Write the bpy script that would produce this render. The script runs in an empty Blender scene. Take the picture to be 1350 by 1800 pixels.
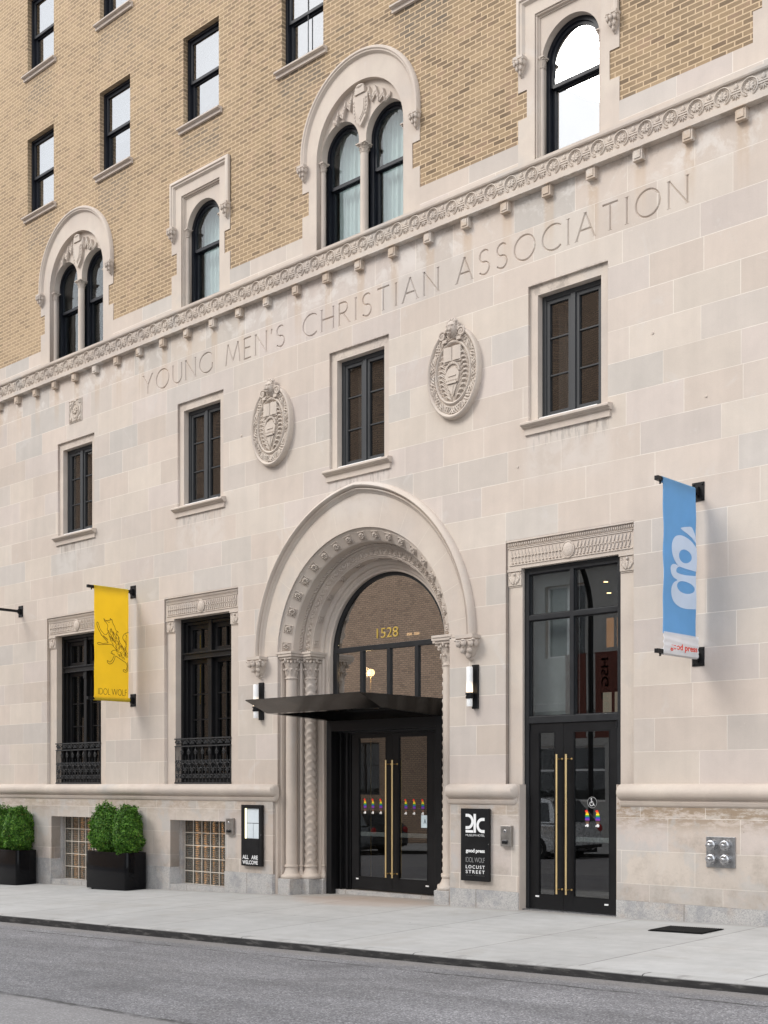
import bpy, bmesh, math, random
from mathutils import Vector, Matrix
from math import sin, cos, pi, radians, sqrt, acos, atan2, exp
random.seed(7)
scene = bpy.context.scene
COL = scene.collection

# ---------------------------------------------------------------- camera
CAM = (12.73, -13.094, 1.62)
cam_d = bpy.data.cameras.new('camera'); cam = bpy.data.objects.new('camera', cam_d); COL.objects.link(cam)
cam.location = CAM
cam.rotation_euler = (radians(90), 0, radians(43.0))
cam_d.sensor_fit = 'HORIZONTAL'; cam_d.sensor_width = 36.0
cam_d.lens = 2200.0 / 1350.0 * 36.0
cam_d.shift_y = (1379.0 - 900.0) / 1350.0
cam_d.clip_end = 1500.0; cam_d.clip_start = 0.1
scene.camera = cam

# ---------------------------------------------------------------- world, sun, exposure
SUN_DIR = Vector((-0.40, -0.72, 0.66)).normalized()
world = bpy.data.worlds.new("World"); scene.world = world; world.use_nodes = True
wn = world.node_tree; wn.nodes.clear()
w_out = wn.nodes.new('ShaderNodeOutputWorld'); w_bg = wn.nodes.new('ShaderNodeBackground')
w_sky = wn.nodes.new('ShaderNodeTexSky'); w_sky.sky_type = 'NISHITA'; w_sky.sun_disc = False
w_sky.sun_elevation = math.asin(SUN_DIR.z); w_sky.sun_rotation = atan2(SUN_DIR.x, SUN_DIR.y)
w_sky.air_density = 1.0; w_sky.dust_density = 3.0
w_mix = wn.nodes.new('ShaderNodeMix'); w_mix.data_type = 'RGBA'
w_cl = wn.nodes.new('ShaderNodeTexNoise'); w_cl.inputs['Scale'].default_value = 2.2; w_cl.inputs['Detail'].default_value = 5
w_tc = wn.nodes.new('ShaderNodeTexCoord')
w_mr = wn.nodes.new('ShaderNodeMapRange'); w_mr.inputs['From Min'].default_value = .3; w_mr.inputs['From Max'].default_value = .7
w_mr.inputs['To Min'].default_value = .72; w_mr.inputs['To Max'].default_value = .95
wn.links.new(w_tc.outputs['Generated'], w_cl.inputs['Vector']); wn.links.new(w_cl.outputs['Fac'], w_mr.inputs['Value'])
wn.links.new(w_mr.outputs['Result'], w_mix.inputs[0])
wn.links.new(w_sky.outputs['Color'], w_mix.inputs[6]); w_mix.inputs[7].default_value = (8.6, 8.9, 9.3, 1)
wn.links.new(w_mix.outputs[2], w_bg.inputs['Color']); w_bg.inputs['Strength'].default_value = 0.128
wn.links.new(w_bg.outputs['Background'], w_out.inputs['Surface'])

sun_d = bpy.data.lights.new('sun', 'SUN'); sun = bpy.data.objects.new('sun', sun_d); COL.objects.link(sun)
sun_d.energy = 1.22; sun_d.angle = radians(22); sun_d.color = (1.0, 0.965, 0.91)
sun.rotation_euler = SUN_DIR.to_track_quat('Z', 'Y').to_euler()
vs = scene.view_settings; vs.view_transform = 'Standard'; vs.look = 'None'; vs.exposure = 0.76; vs.gamma = 1
vs.use_curve_mapping = False
scene.cycles.max_bounces = 8; scene.cycles.transparent_max_bounces = 12

# ---------------------------------------------------------------- node helpers
class NT:
    def __init__(s, name):
        s.m = bpy.data.materials.new(name); s.m.use_nodes = True; s.t = s.m.node_tree; s.t.nodes.clear()
        s.out = s.t.nodes.new('ShaderNodeOutputMaterial')
    def n(s, typ, ins=None, **kw):
        nd = s.t.nodes.new('ShaderNode' + typ)
        for k, v in kw.items(): setattr(nd, k, v)
        for k, v in (ins or {}).items(): s.set(nd.inputs[k], v)
        return nd
    def set(s, sock, v):
        if isinstance(v, bpy.types.NodeSocket): s.t.links.new(v, sock)
        elif isinstance(v, (tuple, list)) and len(v) == 3 and sock.type == 'RGBA': sock.default_value = (*v, 1)
        else: sock.default_value = v
    def math(s, op, a, b=0.0, c=None, clamp=False):
        nd = s.t.nodes.new('ShaderNodeMath'); nd.operation = op; nd.use_clamp = clamp
        s.set(nd.inputs[0], a); s.set(nd.inputs[1], b)
        if c is not None: s.set(nd.inputs[2], c)
        return nd.outputs[0]
    def mix(s, fac, a, b, blend='MIX'):
        nd = s.t.nodes.new('ShaderNodeMix'); nd.data_type = 'RGBA'; nd.blend_type = blend
        s.set(nd.inputs[0], fac); s.set(nd.inputs[6], a); s.set(nd.inputs[7], b); return nd.outputs[2]
    def ramp(s, fac, stops, interp='LINEAR'):
        nd = s.t.nodes.new('ShaderNodeValToRGB'); nd.color_ramp.interpolation = interp
        el = nd.color_ramp.elements
        while len(el) > 1: el.remove(el[-1])
        el[0].position = stops[0][0]; el[0].color = (*stops[0][1], 1)
        for p, c in stops[1:]:
            e = el.new(p); e.color = (*c, 1)
        s.set(nd.inputs[0], fac); return nd.outputs[0]
    def rng(s, v, a, b, c=0.0, d=1.0, smooth=True):
        nd = s.t.nodes.new('ShaderNodeMapRange'); nd.interpolation_type = 'SMOOTHSTEP' if smooth else 'LINEAR'
        for k, x in (('Value', v), ('From Min', a), ('From Max', b), ('To Min', c), ('To Max', d)): s.set(nd.inputs[k], x)
        return nd.outputs[0]
    def pos(s):
        g = s.n('NewGeometry'); sp = s.n('SeparateXYZ', {0: g.outputs['Position']})
        return g.outputs['Position'], sp.outputs[0], sp.outputs[1], sp.outputs[2]
    def noise(s, vec, scale, detail=4, rough=.55, dist=0):
        nd = s.n('TexNoise', {'Vector': vec, 'Scale': scale, 'Detail': detail, 'Roughness': rough, 'Distortion': dist}); return nd.outputs['Fac']
    def comb(s, x, y, z): return s.n('CombineXYZ', {0: x, 1: y, 2: z}).outputs[0]
    def bsdf(s, color, rough=.7, metal=0.0, spec=.5, bump=None, bstr=.3, bdist=.01, **extra):
        b = s.n('BsdfPrincipled', {'Base Color': color, 'Roughness': rough, 'Metallic': metal, 'Specular IOR Level': spec})
        for k, v in extra.items(): s.set(b.inputs[k.replace('_', ' ')], v)
        if bump is not None:
            bn = s.n('Bump', {'Height': bump, 'Strength': bstr, 'Distance': bdist}); s.t.links.new(bn.outputs[0], b.inputs['Normal'])
        s.t.links.new(b.outputs[0], s.out.inputs['Surface']); return b

def simple(name, color, rough=.5, metal=0.0, spec=.5, var=.12, scale=9.0, bstr=.05, **kw):
    t = NT(name); p, x, y, z = t.pos()
    nz = t.noise(p, scale, 5, .6); nf = t.noise(p, scale * 11, 2)
    f = t.rng(t.math('ADD', t.math('MULTIPLY', nz, .7), t.math('MULTIPLY', nf, .3)), .3, .7, 1 - var, 1 + var, False)
    c = t.mix(1.0, color, t.comb(f, f, f), 'MULTIPLY')
    r = t.rng(nz, .3, .7, max(.02, rough - .08), min(1, rough + .08), False)
    t.bsdf(c, r, metal, spec, nf, bstr, .004, **kw); return t.m

def stone(name, ashlar=False, arch=None, tone=1.0, grime=.0):
    t = NT(name); p, x, y, z = t.pos()
    h = t.math('SUBTRACT', x, y)
    cols = [(0, (.530, .455, .395)), (.22, (.56, .478, .415)), (.42, (.495, .440, .395)), (.60, (.575, .500, .430)), (.76, (.478, .440, .403)), (.9, (.54, .47, .425))]
    if ashlar:
        up = t.math('GREATER_THAN', z, 8.35)
        r1 = t.math('DIVIDE', t.math('SUBTRACT', z, 1.618), .396); r2 = t.math('ADD', t.math('DIVIDE', t.math('SUBTRACT', z, 8.35), .45), 17)
        rowf = t.math('ADD', t.math('MULTIPLY', r1, t.math('SUBTRACT', 1.0, up)), t.math('MULTIPLY', r2, up))
        row = t.math('FLOOR', rowf); fr = t.math('FRACT', rowf)
        W = t.math('ADD', t.math('MULTIPLY', h, 1.08), t.math('MULTIPLY', row, 17.371))
        v1 = t.n('TexVoronoi', {'W': W, 'Scale': 1.0, 'Randomness': .62}, voronoi_dimensions='1D')
        v2 = t.n('TexVoronoi', {'W': W, 'Scale': 1.0, 'Randomness': .62}, voronoi_dimensions='1D', feature='DISTANCE_TO_EDGE')
        sc = t.n('SeparateColor', {0: v1.outputs['Color']})
        base = t.ramp(sc.outputs[0], cols)
        br = t.rng(sc.outputs[1], 0, 1, .94, 1.05, False)
        base = t.mix(1.0, base, t.comb(br, br, br), 'MULTIPLY')
        e = t.math('MINIMUM', fr, t.math('SUBTRACT', 1.0, fr)); e = t.math('MULTIPLY', e, .4)
        dist = t.math('MINIMUM', e, t.math('MULTIPLY', v2.outputs['Distance'], .9))
        wob = t.math('MULTIPLY', t.math('SUBTRACT', t.noise(p, 18, 2), .5), .004)
        joint = t.rng(t.math('ADD', dist, wob), .0022, .0055, 1, 0)
        jm = t.rng(t.noise(p, 1.1, 3), .35, .62, .5, 1.0)
        jointc = t.math('MULTIPLY', joint, jm)
    else:
        base = t.ramp(t.noise(p, .9, 3, .6), [(.25, cols[2][1]), (.45, cols[0][1]), (.6, cols[3][1]), (.75, cols[4][1])])
        joint = None
    # veining, stains, speckle
    big = t.noise(p, .55, 5, .6); md = t.noise(p, 3.2, 6, .62, .4); fine = t.noise(p, 60, 3, .7)
    st = t.noise(t.comb(t.math('MULTIPLY', h, 5.0), 0.0, t.math('MULTIPLY', z, .35)), 1.0, 5, .6)
    f = t.math('MULTIPLY', t.rng(big, .3, .7, .955, 1.04, False), t.rng(md, .25, .75, .94, 1.055, False))
    f = t.math('MULTIPLY', f, t.rng(fine, .2, .8, .96, 1.04, False))
    f = t.math('MULTIPLY', f, t.rng(st, .3, .72, 1.03, .95, False))
    c = t.mix(1.0, base, t.comb(f, f, f), 'MULTIPLY')
    # pale bluish bleached blotches
    bl = t.math('MULTIPLY', t.rng(t.noise(p, 1.7, 6, .7, .8), .58, .70, 0, 1), .33)
    c = t.mix(bl, c, (.57, .54, .512))
    scr = t.math('MULTIPLY', t.rng(t.noise(p, 7.5, 6, .75, 1.4), .67, .73, 0, 1), .45)
    c = t.mix(scr, c, (.66, .61, .55))
    # rusty runs below every bracket of the frieze
    ph = t.math('ABSOLUTE', t.math('SUBTRACT', t.math('FRACT', t.math('DIVIDE', t.math('SUBTRACT', x, 1.06), .667)), .5))
    run = t.math('MULTIPLY', t.rng(ph, .07, .15, 1, 0), t.rng(t.math('ADD', z, t.math('MULTIPLY', st, 1.4)), 8.9, 9.9, 0, 1))
    run = t.math('MULTIPLY', run, t.math('LESS_THAN', z, 9.24))
    c = t.mix(t.math('MULTIPLY', run, .5), c, (.46, .335, .225))
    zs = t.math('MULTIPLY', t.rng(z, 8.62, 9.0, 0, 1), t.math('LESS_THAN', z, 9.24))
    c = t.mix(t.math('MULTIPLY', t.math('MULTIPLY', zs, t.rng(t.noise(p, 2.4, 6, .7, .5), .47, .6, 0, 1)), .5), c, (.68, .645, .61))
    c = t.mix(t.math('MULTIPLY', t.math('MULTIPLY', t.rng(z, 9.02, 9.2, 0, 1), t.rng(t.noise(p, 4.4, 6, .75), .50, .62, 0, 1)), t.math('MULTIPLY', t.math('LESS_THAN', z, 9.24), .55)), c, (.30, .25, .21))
    wx = t.math('MULTIPLY', t.math('ABSOLUTE', t.math('SUBTRACT', t.math('FRACT', t.math('ADD', t.math('DIVIDE', t.math('SUBTRACT', x, .01), 3.66), .5)), .5)), 3.66)
    drip = t.noise(t.comb(t.math('MULTIPLY', h, 16.0), 0.0, t.math('MULTIPLY', z, 2.2)), 1.0, 5, .7)
    dz = t.math('ADD', z, t.math('MULTIPLY', drip, .35))
    dm = t.math('MULTIPLY', t.math('MULTIPLY', t.rng(dz, 6.05, 6.28, 0, 1), t.math('LESS_THAN', z, 6.126)), t.math('MULTIPLY', t.rng(wx, .55, .66, 1, 0), t.rng(drip, .50, .60, 0, 1)))
    c = t.mix(t.math('MULTIPLY', dm, .65), c, (.25, .21, .18))
    pale = t.math('MULTIPLY', t.math('MULTIPLY', t.rng(z, 5.35, 5.75, 0, 1), t.math('LESS_THAN', z, 6.13)), t.math('MULTIPLY', t.rng(wx, .5, .75, 1, 0), t.rng(md, .38, .55, .1, .6)))
    c = t.mix(t.math('MULTIPLY', pale, .5), c, (.61, .585, .56))
    lm = t.math('MULTIPLY', t.math('MULTIPLY', t.rng(z, 7.90, 7.95, 0, 1), t.math('LESS_THAN', z, 8.06)), t.math('MULTIPLY', t.math('LESS_THAN', wx, .61), t.rng(t.noise(p, 5.5, 5, .7), .47, .60, 0, 1)))
    c = t.mix(t.math('MULTIPLY', lm, t.rng(x, -6, 4, .25, .6)), c, (.27, .23, .20))
    if grime:
        g = t.math('MULTIPLY', t.rng(t.math('SUBTRACT', t.noise(p, 2.6, 7, .72), t.math('MULTIPLY', z, .12)), .40, .64, 0, 1), grime)
        c = t.mix(g, c, (.30, .25, .205))
    if grime > .3:
        e = t.noise(t.comb(t.math('MULTIPLY', h, 2.2), 0.0, t.math('MULTIPLY', z, 7)), 2.0, 7, .75)
        band = t.math('MULTIPLY', t.rng(z, 1.0, 1.28, 0, 1), t.rng(e, .40, .56, 0, 1)); band = t.math('MULTIPLY', band, t.rng(x, 3.5, 4.6, .45, 1.0))
        c = t.mix(t.math('MULTIPLY', band, .85), c, (.29, .21, .135))
        gp_ = t.math('MULTIPLY', t.rng(t.noise(p, 1.9, 4, .6), .52, .60, 0, 1), .45); c = t.mix(gp_, c, (.46, .455, .445))
        c = t.mix(t.math('MULTIPLY', t.rng(t.noise(p, 38, 4, .7), .68, .72, 0, 1), .7), c, (.14, .11, .09))
        low = t.math('MULTIPLY', t.rng(z, .75, .22, 0, 1), t.rng(t.noise(p, 3.3, 6, .7), .42, .62, 0, 1)); c = t.mix(t.math('MULTIPLY', low, .4), c, (.36, .32, .28))
    if joint is not None: c = t.mix(t.math('MULTIPLY', jointc, .9), c, (.71, .65, .58))
    if tone != 1: c = t.mix(1.0, c, (tone, tone, tone), 'MULTIPLY')
    hgt = t.math('ADD', t.math('MULTIPLY', fine, .35), t.math('MULTIPLY', md, .8))
    if joint is not None: hgt = t.math('SUBTRACT', hgt, t.math('MULTIPLY', joint, .5))
    t.bsdf(c, t.rng(md, .3, .7, .68, .86, False), 0, .35, hgt, .28, .006)
    return t.m

def granite(name):
    t = NT(name); p, x, y, z = t.pos()
    v = t.n('TexVoronoi', {'Vector': p, 'Scale': 110.0}).outputs['Color']
    sp = t.n('SeparateColor', {0: v}).outputs[0]
    c = t.ramp(sp, [(0, (.31, .305, .30)), (.25, (.39, .38, .37)), (.6, (.45, .435, .42)), (.9, (.50, .48, .46))])
    md = t.noise(p, 2.5, 5, .65)
    c = t.mix(t.rng(md, .5, .72, 0, .5), c, (.40, .31, .24))
    c = t.mix(t.rng(t.noise(p, 3, 6, .7), .36, .52, .55, 0), c, (.24, .245, .26))
    jt = t.math('ABSOLUTE', t.math('SUBTRACT', t.math('FRACT', t.math('DIVIDE', t.math('SUBTRACT', x, 5.35), 1.55)), .5))
    c = t.mix(t.rng(jt, .494, .4975, 0, .8), c, (.20, .18, .16))
    t.bsdf(c, .75, 0, .4, sp, .25, .003); return t.m

def brick(name, c1, c2, mortar, bw=.212, bh=.072, ms=.0095, stain=True, tone=1.0):
    t = NT(name); p, x, y, z = t.pos()
    h = t.math('SUBTRACT', x, y)
    wob = t.math('MULTIPLY', t.math('SUBTRACT', t.noise(p, 4, 2), .5), .006)
    vec = t.comb(h, t.math('ADD', z, wob), 0.0)
    def bt(a, b, mo):
        return t.n('TexBrick', {'Vector': vec, 'Color1': a, 'Color2': b, 'Mortar': mo, 'Scale': 1.0, 'Mortar Size': ms, 'Mortar Smooth': .25, 'Bias': 0.0, 'Brick Width': bw, 'Row Height': bh}, offset=.5, squash=1.0)
    b = bt((0, 0, 0), (1, 1, 1), (.5, .5, .5))
    fac = b.outputs['Fac']; rnd = t.n('SeparateColor', {0: b.outputs['Color']}).outputs[0]
    mid = tuple((u + v) / 2 for u, v in zip(c1, c2))
    bc = t.ramp(rnd, [(0, c1), (.30, tuple(.7 * u + .3 * v for u, v in zip(c1, c2))), (.55, mid), (.86, c2), (.99, tuple(v * .8 for v in c2))])
    hue = t.n('SeparateColor', {0: bt((0, 0, 0), (0, 1, 1), (0, 0, 0)).outputs['Color']}).outputs[1]
    bc = t.mix(t.math('MULTIPLY', t.rng(t.noise(vec, 3.1, 1), .55, .7, 0, 1), .25), bc, (.42, .27, .20))
    fine = t.noise(p, 90, 3, .7); md = t.noise(p, 1.3, 5, .6)
    f = t.math('MULTIPLY', t.rng(fine, .25, .75, .76, 1.24, False), t.rng(md, .3, .7, .92, 1.08, False))
    bc = t.mix(1.0, bc, t.comb(f, f, f), 'MULTIPLY')
    if stain:
        ax = t.math('MULTIPLY', t.math('ABSOLUTE', t.math('SUBTRACT', t.math('FRACT', t.math('ADD', t.math('DIVIDE', t.math('ADD', x, 8.53), 2.443), .5)), .5)), 2.443)
        mx = t.rng(t.math('ADD', ax, t.math('MULTIPLY', t.noise(p, 3, 3), .35)), .50, .80, 1, 0)
        fz = t.math('FRACT', t.math('DIVIDE', t.math('SUBTRACT', z, 12.6), 2.755))
        mz = t.rng(t.math('ADD', fz, t.math('MULTIPLY', md, .22)), .76, .96, 0, 1)
        m = t.math('MULTIPLY', mx, mz); m = t.math('MULTIPLY', m, t.rng(rnd, .1, .9, .45, 1.0))
        bc = t.mix(t.math('MULTIPLY', m, .8), bc, (.135, .115, .095))
        pt = t.rng(t.noise(p, .28, 3, .5), .55, .66, 0, .35); bc = t.mix(t.math('MULTIPLY', pt, rnd), bc, (.20, .17, .13))
    if stain: bc = t.mix(t.math('ADD', t.math('MULTIPLY', t.rng(t.noise(p, .75, 5, .65), .46, .64, 0, 1), .30), t.rng(x, -10, 3, .34, .0)), bc, tuple(.5 * a_ + .5 * b_ for a_, b_ in zip(c1, mortar)))
    c = t.mix(fac, bc, mortar)
    hgt = t.math('ADD', t.math('MULTIPLY', t.math('SUBTRACT', 1.0, fac), 1.0), t.math('MULTIPLY', fine, .25))
    t.bsdf(c, .85, 0, .25, hgt, .6, .008); return t.m

def glass(name, base=.06, ior=1.6, tint=(.55, .60, .60), wave=.35, scale=3.0, rough=.0, refl=(1, 1, 1)):
    t = NT(name); p, x, y, z = t.pos()
    wv = t.noise(t.comb(x, y, t.math('MULTIPLY', z, .6)), scale, 0, .5, .3)
    bn = t.n('Bump', {'Height': wv, 'Strength': wave, 'Distance': .012})
    g = t.n('NewGeometry'); dp = t.n('VectorMath', {0: g.outputs['Incoming'], 1: g.outputs['Normal']}, operation='DOT_PRODUCT').outputs['Value']
    k = t.math('SUBTRACT', 1.0, t.math('ABSOLUTE', dp), clamp=True); k5 = t.math('POWER', k, 5.0)
    fac = t.math('ADD', base, t.math('MULTIPLY', k5, 1.0 - base), clamp=True)
    gl = t.n('BsdfGlossy', {'Color': refl, 'Roughness': rough, 'Normal': bn.outputs[0]})
    tr = t.n('BsdfTransparent', {'Color': tint})
    mx = t.n('MixShader', {0: fac, 1: tr.outputs[0], 2: gl.outputs[0]})
    t.t.links.new(mx.outputs[0], t.out.inputs['Surface']); return t.m

def emit(name, color, strength):
    t = NT(name); e = t.n('Emission', {'Color': color, 'Strength': strength}); t.t.links.new(e.outputs[0], t.out.inputs['Surface']); return t.m

M = {}
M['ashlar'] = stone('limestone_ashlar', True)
M['stone'] = stone('limestone_dressed')
M['carved'] = stone('limestone_carved', tone=.96, grime=.14)
M['plinth'] = stone('limestone_plinth', True, grime=.55, tone=.97)
M['granite'] = granite('granite_base')
M['mortar'] = simple('joint_mortar', (.66, .60, .52), .9)
M['brick'] = brick('tan_brick', (.335, .242, .148), (.205, .147, .095), (.57, .43, .285), .198, .0645, .0085)
M['metal'] = simple('black_metal', (.008, .008, .009), .40, 0, .28, .2, 4)
M['navy'] = simple('window_black_paint', (.008, .010, .016), .45, 0, .35, .2, 6)
M['grey'] = simple('window_grey_paint', (.036, .038, .041), .5, 0, .35, .15, 6)
M['dgrey'] = simple('storefront_charcoal', (.019, .020, .022), .42, 0, .3, .15, 6)
M['iron'] = simple('cast_iron', (.030, .030, .031), .5, .2, .4, .3, 30, .3)
M['canopy'] = simple('canopy_black', (.008, .007, .0065), .2, .2, .4, .25, 2)
M['brass'] = simple('brushed_brass', (.80, .60, .30), .34, 1, .5, .02, 3, 0)
M['steel'] = simple('brushed_steel', (.40, .38, .36), .38, 1, .5, .2, 14)
M['steel2'] = simple('weathered_steel', (.36, .36, .365), .42, .9, .5, .3, 22, .2)
M['chrome'] = simple('chrome', (.50, .50, .51), .24, 1, .5, .15, 30)
M['white'] = simple('white_paint', (.80, .80, .80), .5, 0, .5, .02)
M['opal'] = simple('opal_glass', (.85, .85, .84), .3, 0, .5, .02)
M['planter'] = simple('planter_black_gloss', (.004, .004, .005), .15, 0, .18, .2, 3, .01)
M['soil'] = simple('soil', (.05, .035, .025), .95)
M['dark'] = simple('interior_dark', (.055, .05, .045), .85)
M['g_up'] = glass('glass_upper', .33, 1.7, (.5, .52, .54), .10, 1.2)
M['g_arch'] = glass('glass_arched', .055, 1.55, (.92, .96, .96), .35, 2.5)
M['g_arch_r'] = glass('glass_arched_bright', .42, 1.7, (.5, .52, .54), .05, 1.5)
M['g_mid'] = glass('glass_casement', .10, 1.7, (.7, .7, .7), .30, 1.6)
M['g_low'] = glass('glass_tall', .06, 1.6, (.6, .63, .65), .12, 2)
M['g_door'] = glass('glass_door', .115, 1.6, (.62, .63, .63), .05, 1.0)
M['g_fan'] = glass('glass_fanlight', .42, 1.75, (.6, .6, .58), .06, 1.2)
M['warm'] = emit('warm_lamp', (1.0, .62, .28), 9.0)
M['warm_soft'] = emit('warm_strip', (1.0, .62, .30), 1.6)

# ---------------------------------------------------------------- mesh helpers
class MB:
    def __init__(s): s.v = []; s.f = []
    def add(s, vs, fs):
        o = len(s.v); s.v += [tuple(v) for v in vs]; s.f += [tuple(i + o for i in f) for f in fs]; return s
    def box(s, x0, x1, y0, y1, z0, z1):
        return s.add([(x0, y0, z0), (x1, y0, z0), (x1, y1, z0), (x0, y1, z0), (x0, y0, z1), (x1, y0, z1), (x1, y1, z1), (x0, y1, z1)],
                     [(0, 3, 2, 1), (4, 5, 6, 7), (0, 1, 5, 4), (1, 2, 6, 5), (2, 3, 7, 6), (3, 0, 4, 7)])
    def ext(s, prof, a0, a1, axis='x', caps=True):
        n = len(prof)
        if axis == 'x': A = [(a0, p, q) for p, q in prof]; B = [(a1, p, q) for p, q in prof]
        elif axis == 'y': A = [(p, a0, q) for p, q in prof]; B = [(p, a1, q) for p, q in prof]
        else: A = [(p, q, a0) for p, q in prof]; B = [(p, q, a1) for p, q in prof]
        fs = [(i, (i + 1) % n, n + (i + 1) % n, n + i) for i in range(n)]
        if caps: fs += [tuple(range(n))[::-1], tuple(range(n, 2 * n))]
        return s.add(A + B, fs)
    def lathe(s, c, prof, n=20, axis='z', a0=0, a1=2 * pi, sx=1, sy=1):
        full = abs(a1 - a0 - 2 * pi) < 1e-6; m = n if full else n + 1; vs = []
        for r, t in prof:
            for i in range(m):
                a = a0 + (a1 - a0) * i / n; u, w = r * cos(a) * sx, r * sin(a) * sy
                vs.append((c[0] + u, c[1] + w, c[2] + t) if axis == 'z' else ((c[0] + u, c[1] + t, c[2] + w) if axis == 'y' else (c[0] + t, c[1] + u, c[2] + w)))
        fs = []
        for j in range(len(prof) - 1):
            for i in range(n):
                k = (i + 1) % m; fs.append((j * m + i, j * m + k, (j + 1) * m + k, (j + 1) * m + i))
        if full:
            fs.append(tuple(range(m))); fs.append(tuple((len(prof) - 1) * m + i for i in range(m)))
        return s.add(vs, fs)
    def ell(s, c, r, nu=10, nv=7, rot=None):
        vs = []; fs = []
        for j in range(nv + 1):
            b = -pi / 2 + pi * j / nv
            for i in range(nu):
                a = 2 * pi * i / nu; v = Vector((r[0] * cos(b) * cos(a), r[1] * cos(b) * sin(a), r[2] * sin(b)))
                if rot is not None: v = rot @ v
                vs.append((c[0] + v.x, c[1] + v.y, c[2] + v.z))
        for j in range(nv):
            for i in range(nu):
                k = (i + 1) % nu; fs.append((j * nu + i, j * nu + k, (j + 1) * nu + k, (j + 1) * nu + i))
        return s.add(vs, fs)
    def tube(s, pts, r, n=6, closed=False, flat=1.0):
        P = [Vector(p) for p in pts]; m = len(P); vs = []; fs = []
        rr = r if isinstance(r, (list, tuple)) else [r] * m
        up0 = None
        for i, p in enumerate(P):
            t = (P[(i + 1) % m] - P[i - 1]) if closed else (P[min(i + 1, m - 1)] - P[max(i - 1, 0)])
            if t.length < 1e-9: t = Vector((1, 0, 0))
            t.normalize()
            if up0 is None: up0 = Vector((0, 1, 0)) if abs(t.y) < .9 else Vector((0, 0, 1))
            up = (up0 - t * up0.dot(t)); up.normalize(); up0 = up
            sd = t.cross(up)
            for k in range(n):
                a = 2 * pi * k / n; vs.append(p + sd * cos(a) * rr[i] + up * sin(a) * rr[i] * flat)
        for i in range(m if closed else m - 1):
            for k in range(n):
                l = (k + 1) % n; j = (i + 1) % m
                fs.append((i * n + k, i * n + l, j * n + l, j * n + k))
        if not closed: fs += [tuple(range(n))[::-1], tuple((m - 1) * n + k for k in range(n))]
        return s.add(vs, fs)
    def sweep(s, rings, closedprof=False):
        # rings: list of equal-length point lists
        n = len(rings[0]); vs = [v for r in rings for v in r]; fs = []
        for i in range(len(rings) - 1):
            for k in range(n if closedprof else n - 1):
                l = (k + 1) % n; fs.append((i * n + k, i * n + l, (i + 1) * n + l, (i + 1) * n + k))
        return s.add(vs, fs)
    def mesh(s, name, mat, smooth=None):
        me = bpy.data.meshes.new(name); me.from_pydata(s.v, [], s.f); me.validate()
        bm = bmesh.new(); bm.from_mesh(me); bmesh.ops.recalc_face_normals(bm, faces=bm.faces); bm.to_mesh(me); bm.free()
        me.materials.append(mat)
        if smooth is not None:
            me.polygons.foreach_set('use_smooth', [True] * len(me.polygons)); me.set_sharp_from_angle(angle=radians(smooth))
        return me
    def build(s, name, mat, parent=None, smooth=None, bevel=0, label=None):
        o = bpy.data.objects.new(name, s.mesh(name, mat, smooth)); COL.objects.link(o)
        if parent is not None: par(o, parent)
        if bevel:
            b = o.modifiers.new('bevel', 'BEVEL'); b.width = bevel; b.segments = 2; b.limit_method = 'ANGLE'; b.angle_limit = radians(35)
        if label: o['label'] = label
        return o

def par(o, parent):
    o.parent = parent
    off = Vector((0, 0, 0)); q = parent
    while q is not None: off += q.location; q = q.parent
    o.location = o.location - off

def thing(name, label, cat, loc=(0, 0, 0), group=None):
    o = bpy.data.objects.new(name, None); COL.objects.link(o); o.location = loc; o.empty_display_size = .2
    o['label'] = label; o['category'] = cat
    if group: o['group'] = group
    return o
def struct(o): o['kind'] = 'structure'; return o

def curve_mesh(loops, thick, res=1):
    cu = bpy.data.curves.new('tmp', 'CURVE'); cu.dimensions = '2D'; cu.fill_mode = 'BOTH'; cu.extrude = thick / 2
    for lp in loops:
        sp = cu.splines.new('POLY'); sp.points.add(len(lp) - 1)
        for i, (a, b) in enumerate(lp): sp.points[i].co = (a, b, 0, 1)
        sp.use_cyclic_u = True
    ob = bpy.data.objects.new('tmp', cu); COL.objects.link(ob)
    dg = bpy.context.evaluated_depsgraph_get(); me = bpy.data.meshes.new_from_object(ob.evaluated_get(dg))
    bpy.data.objects.remove(ob); bpy.data.curves.remove(cu)
    return me
def plate(name, loops, y0, y1, mat, parent=None, side=False, x=None):
    """flat piece cut out of loops (u, z), spanning y0..y1; side=True: loops are (y, z) and it spans x0..x1"""
    me = curve_mesh(loops, abs(y1 - y0)); mid = (y0 + y1) / 2
    if not side: Mx = Matrix(((1, 0, 0, 0), (0, 0, -1, mid), (0, 1, 0, 0), (0, 0, 0, 1)))
    else: Mx = Matrix(((0, 0, 1, mid), (1, 0, 0, 0), (0, 1, 0, 0), (0, 0, 0, 1)))
    me.transform(Mx); me.materials.clear(); me.materials.append(mat); me.name = name
    o = bpy.data.objects.new(name, me); COL.objects.link(o)
    if parent is not None: par(o, parent)
    return o

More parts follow.
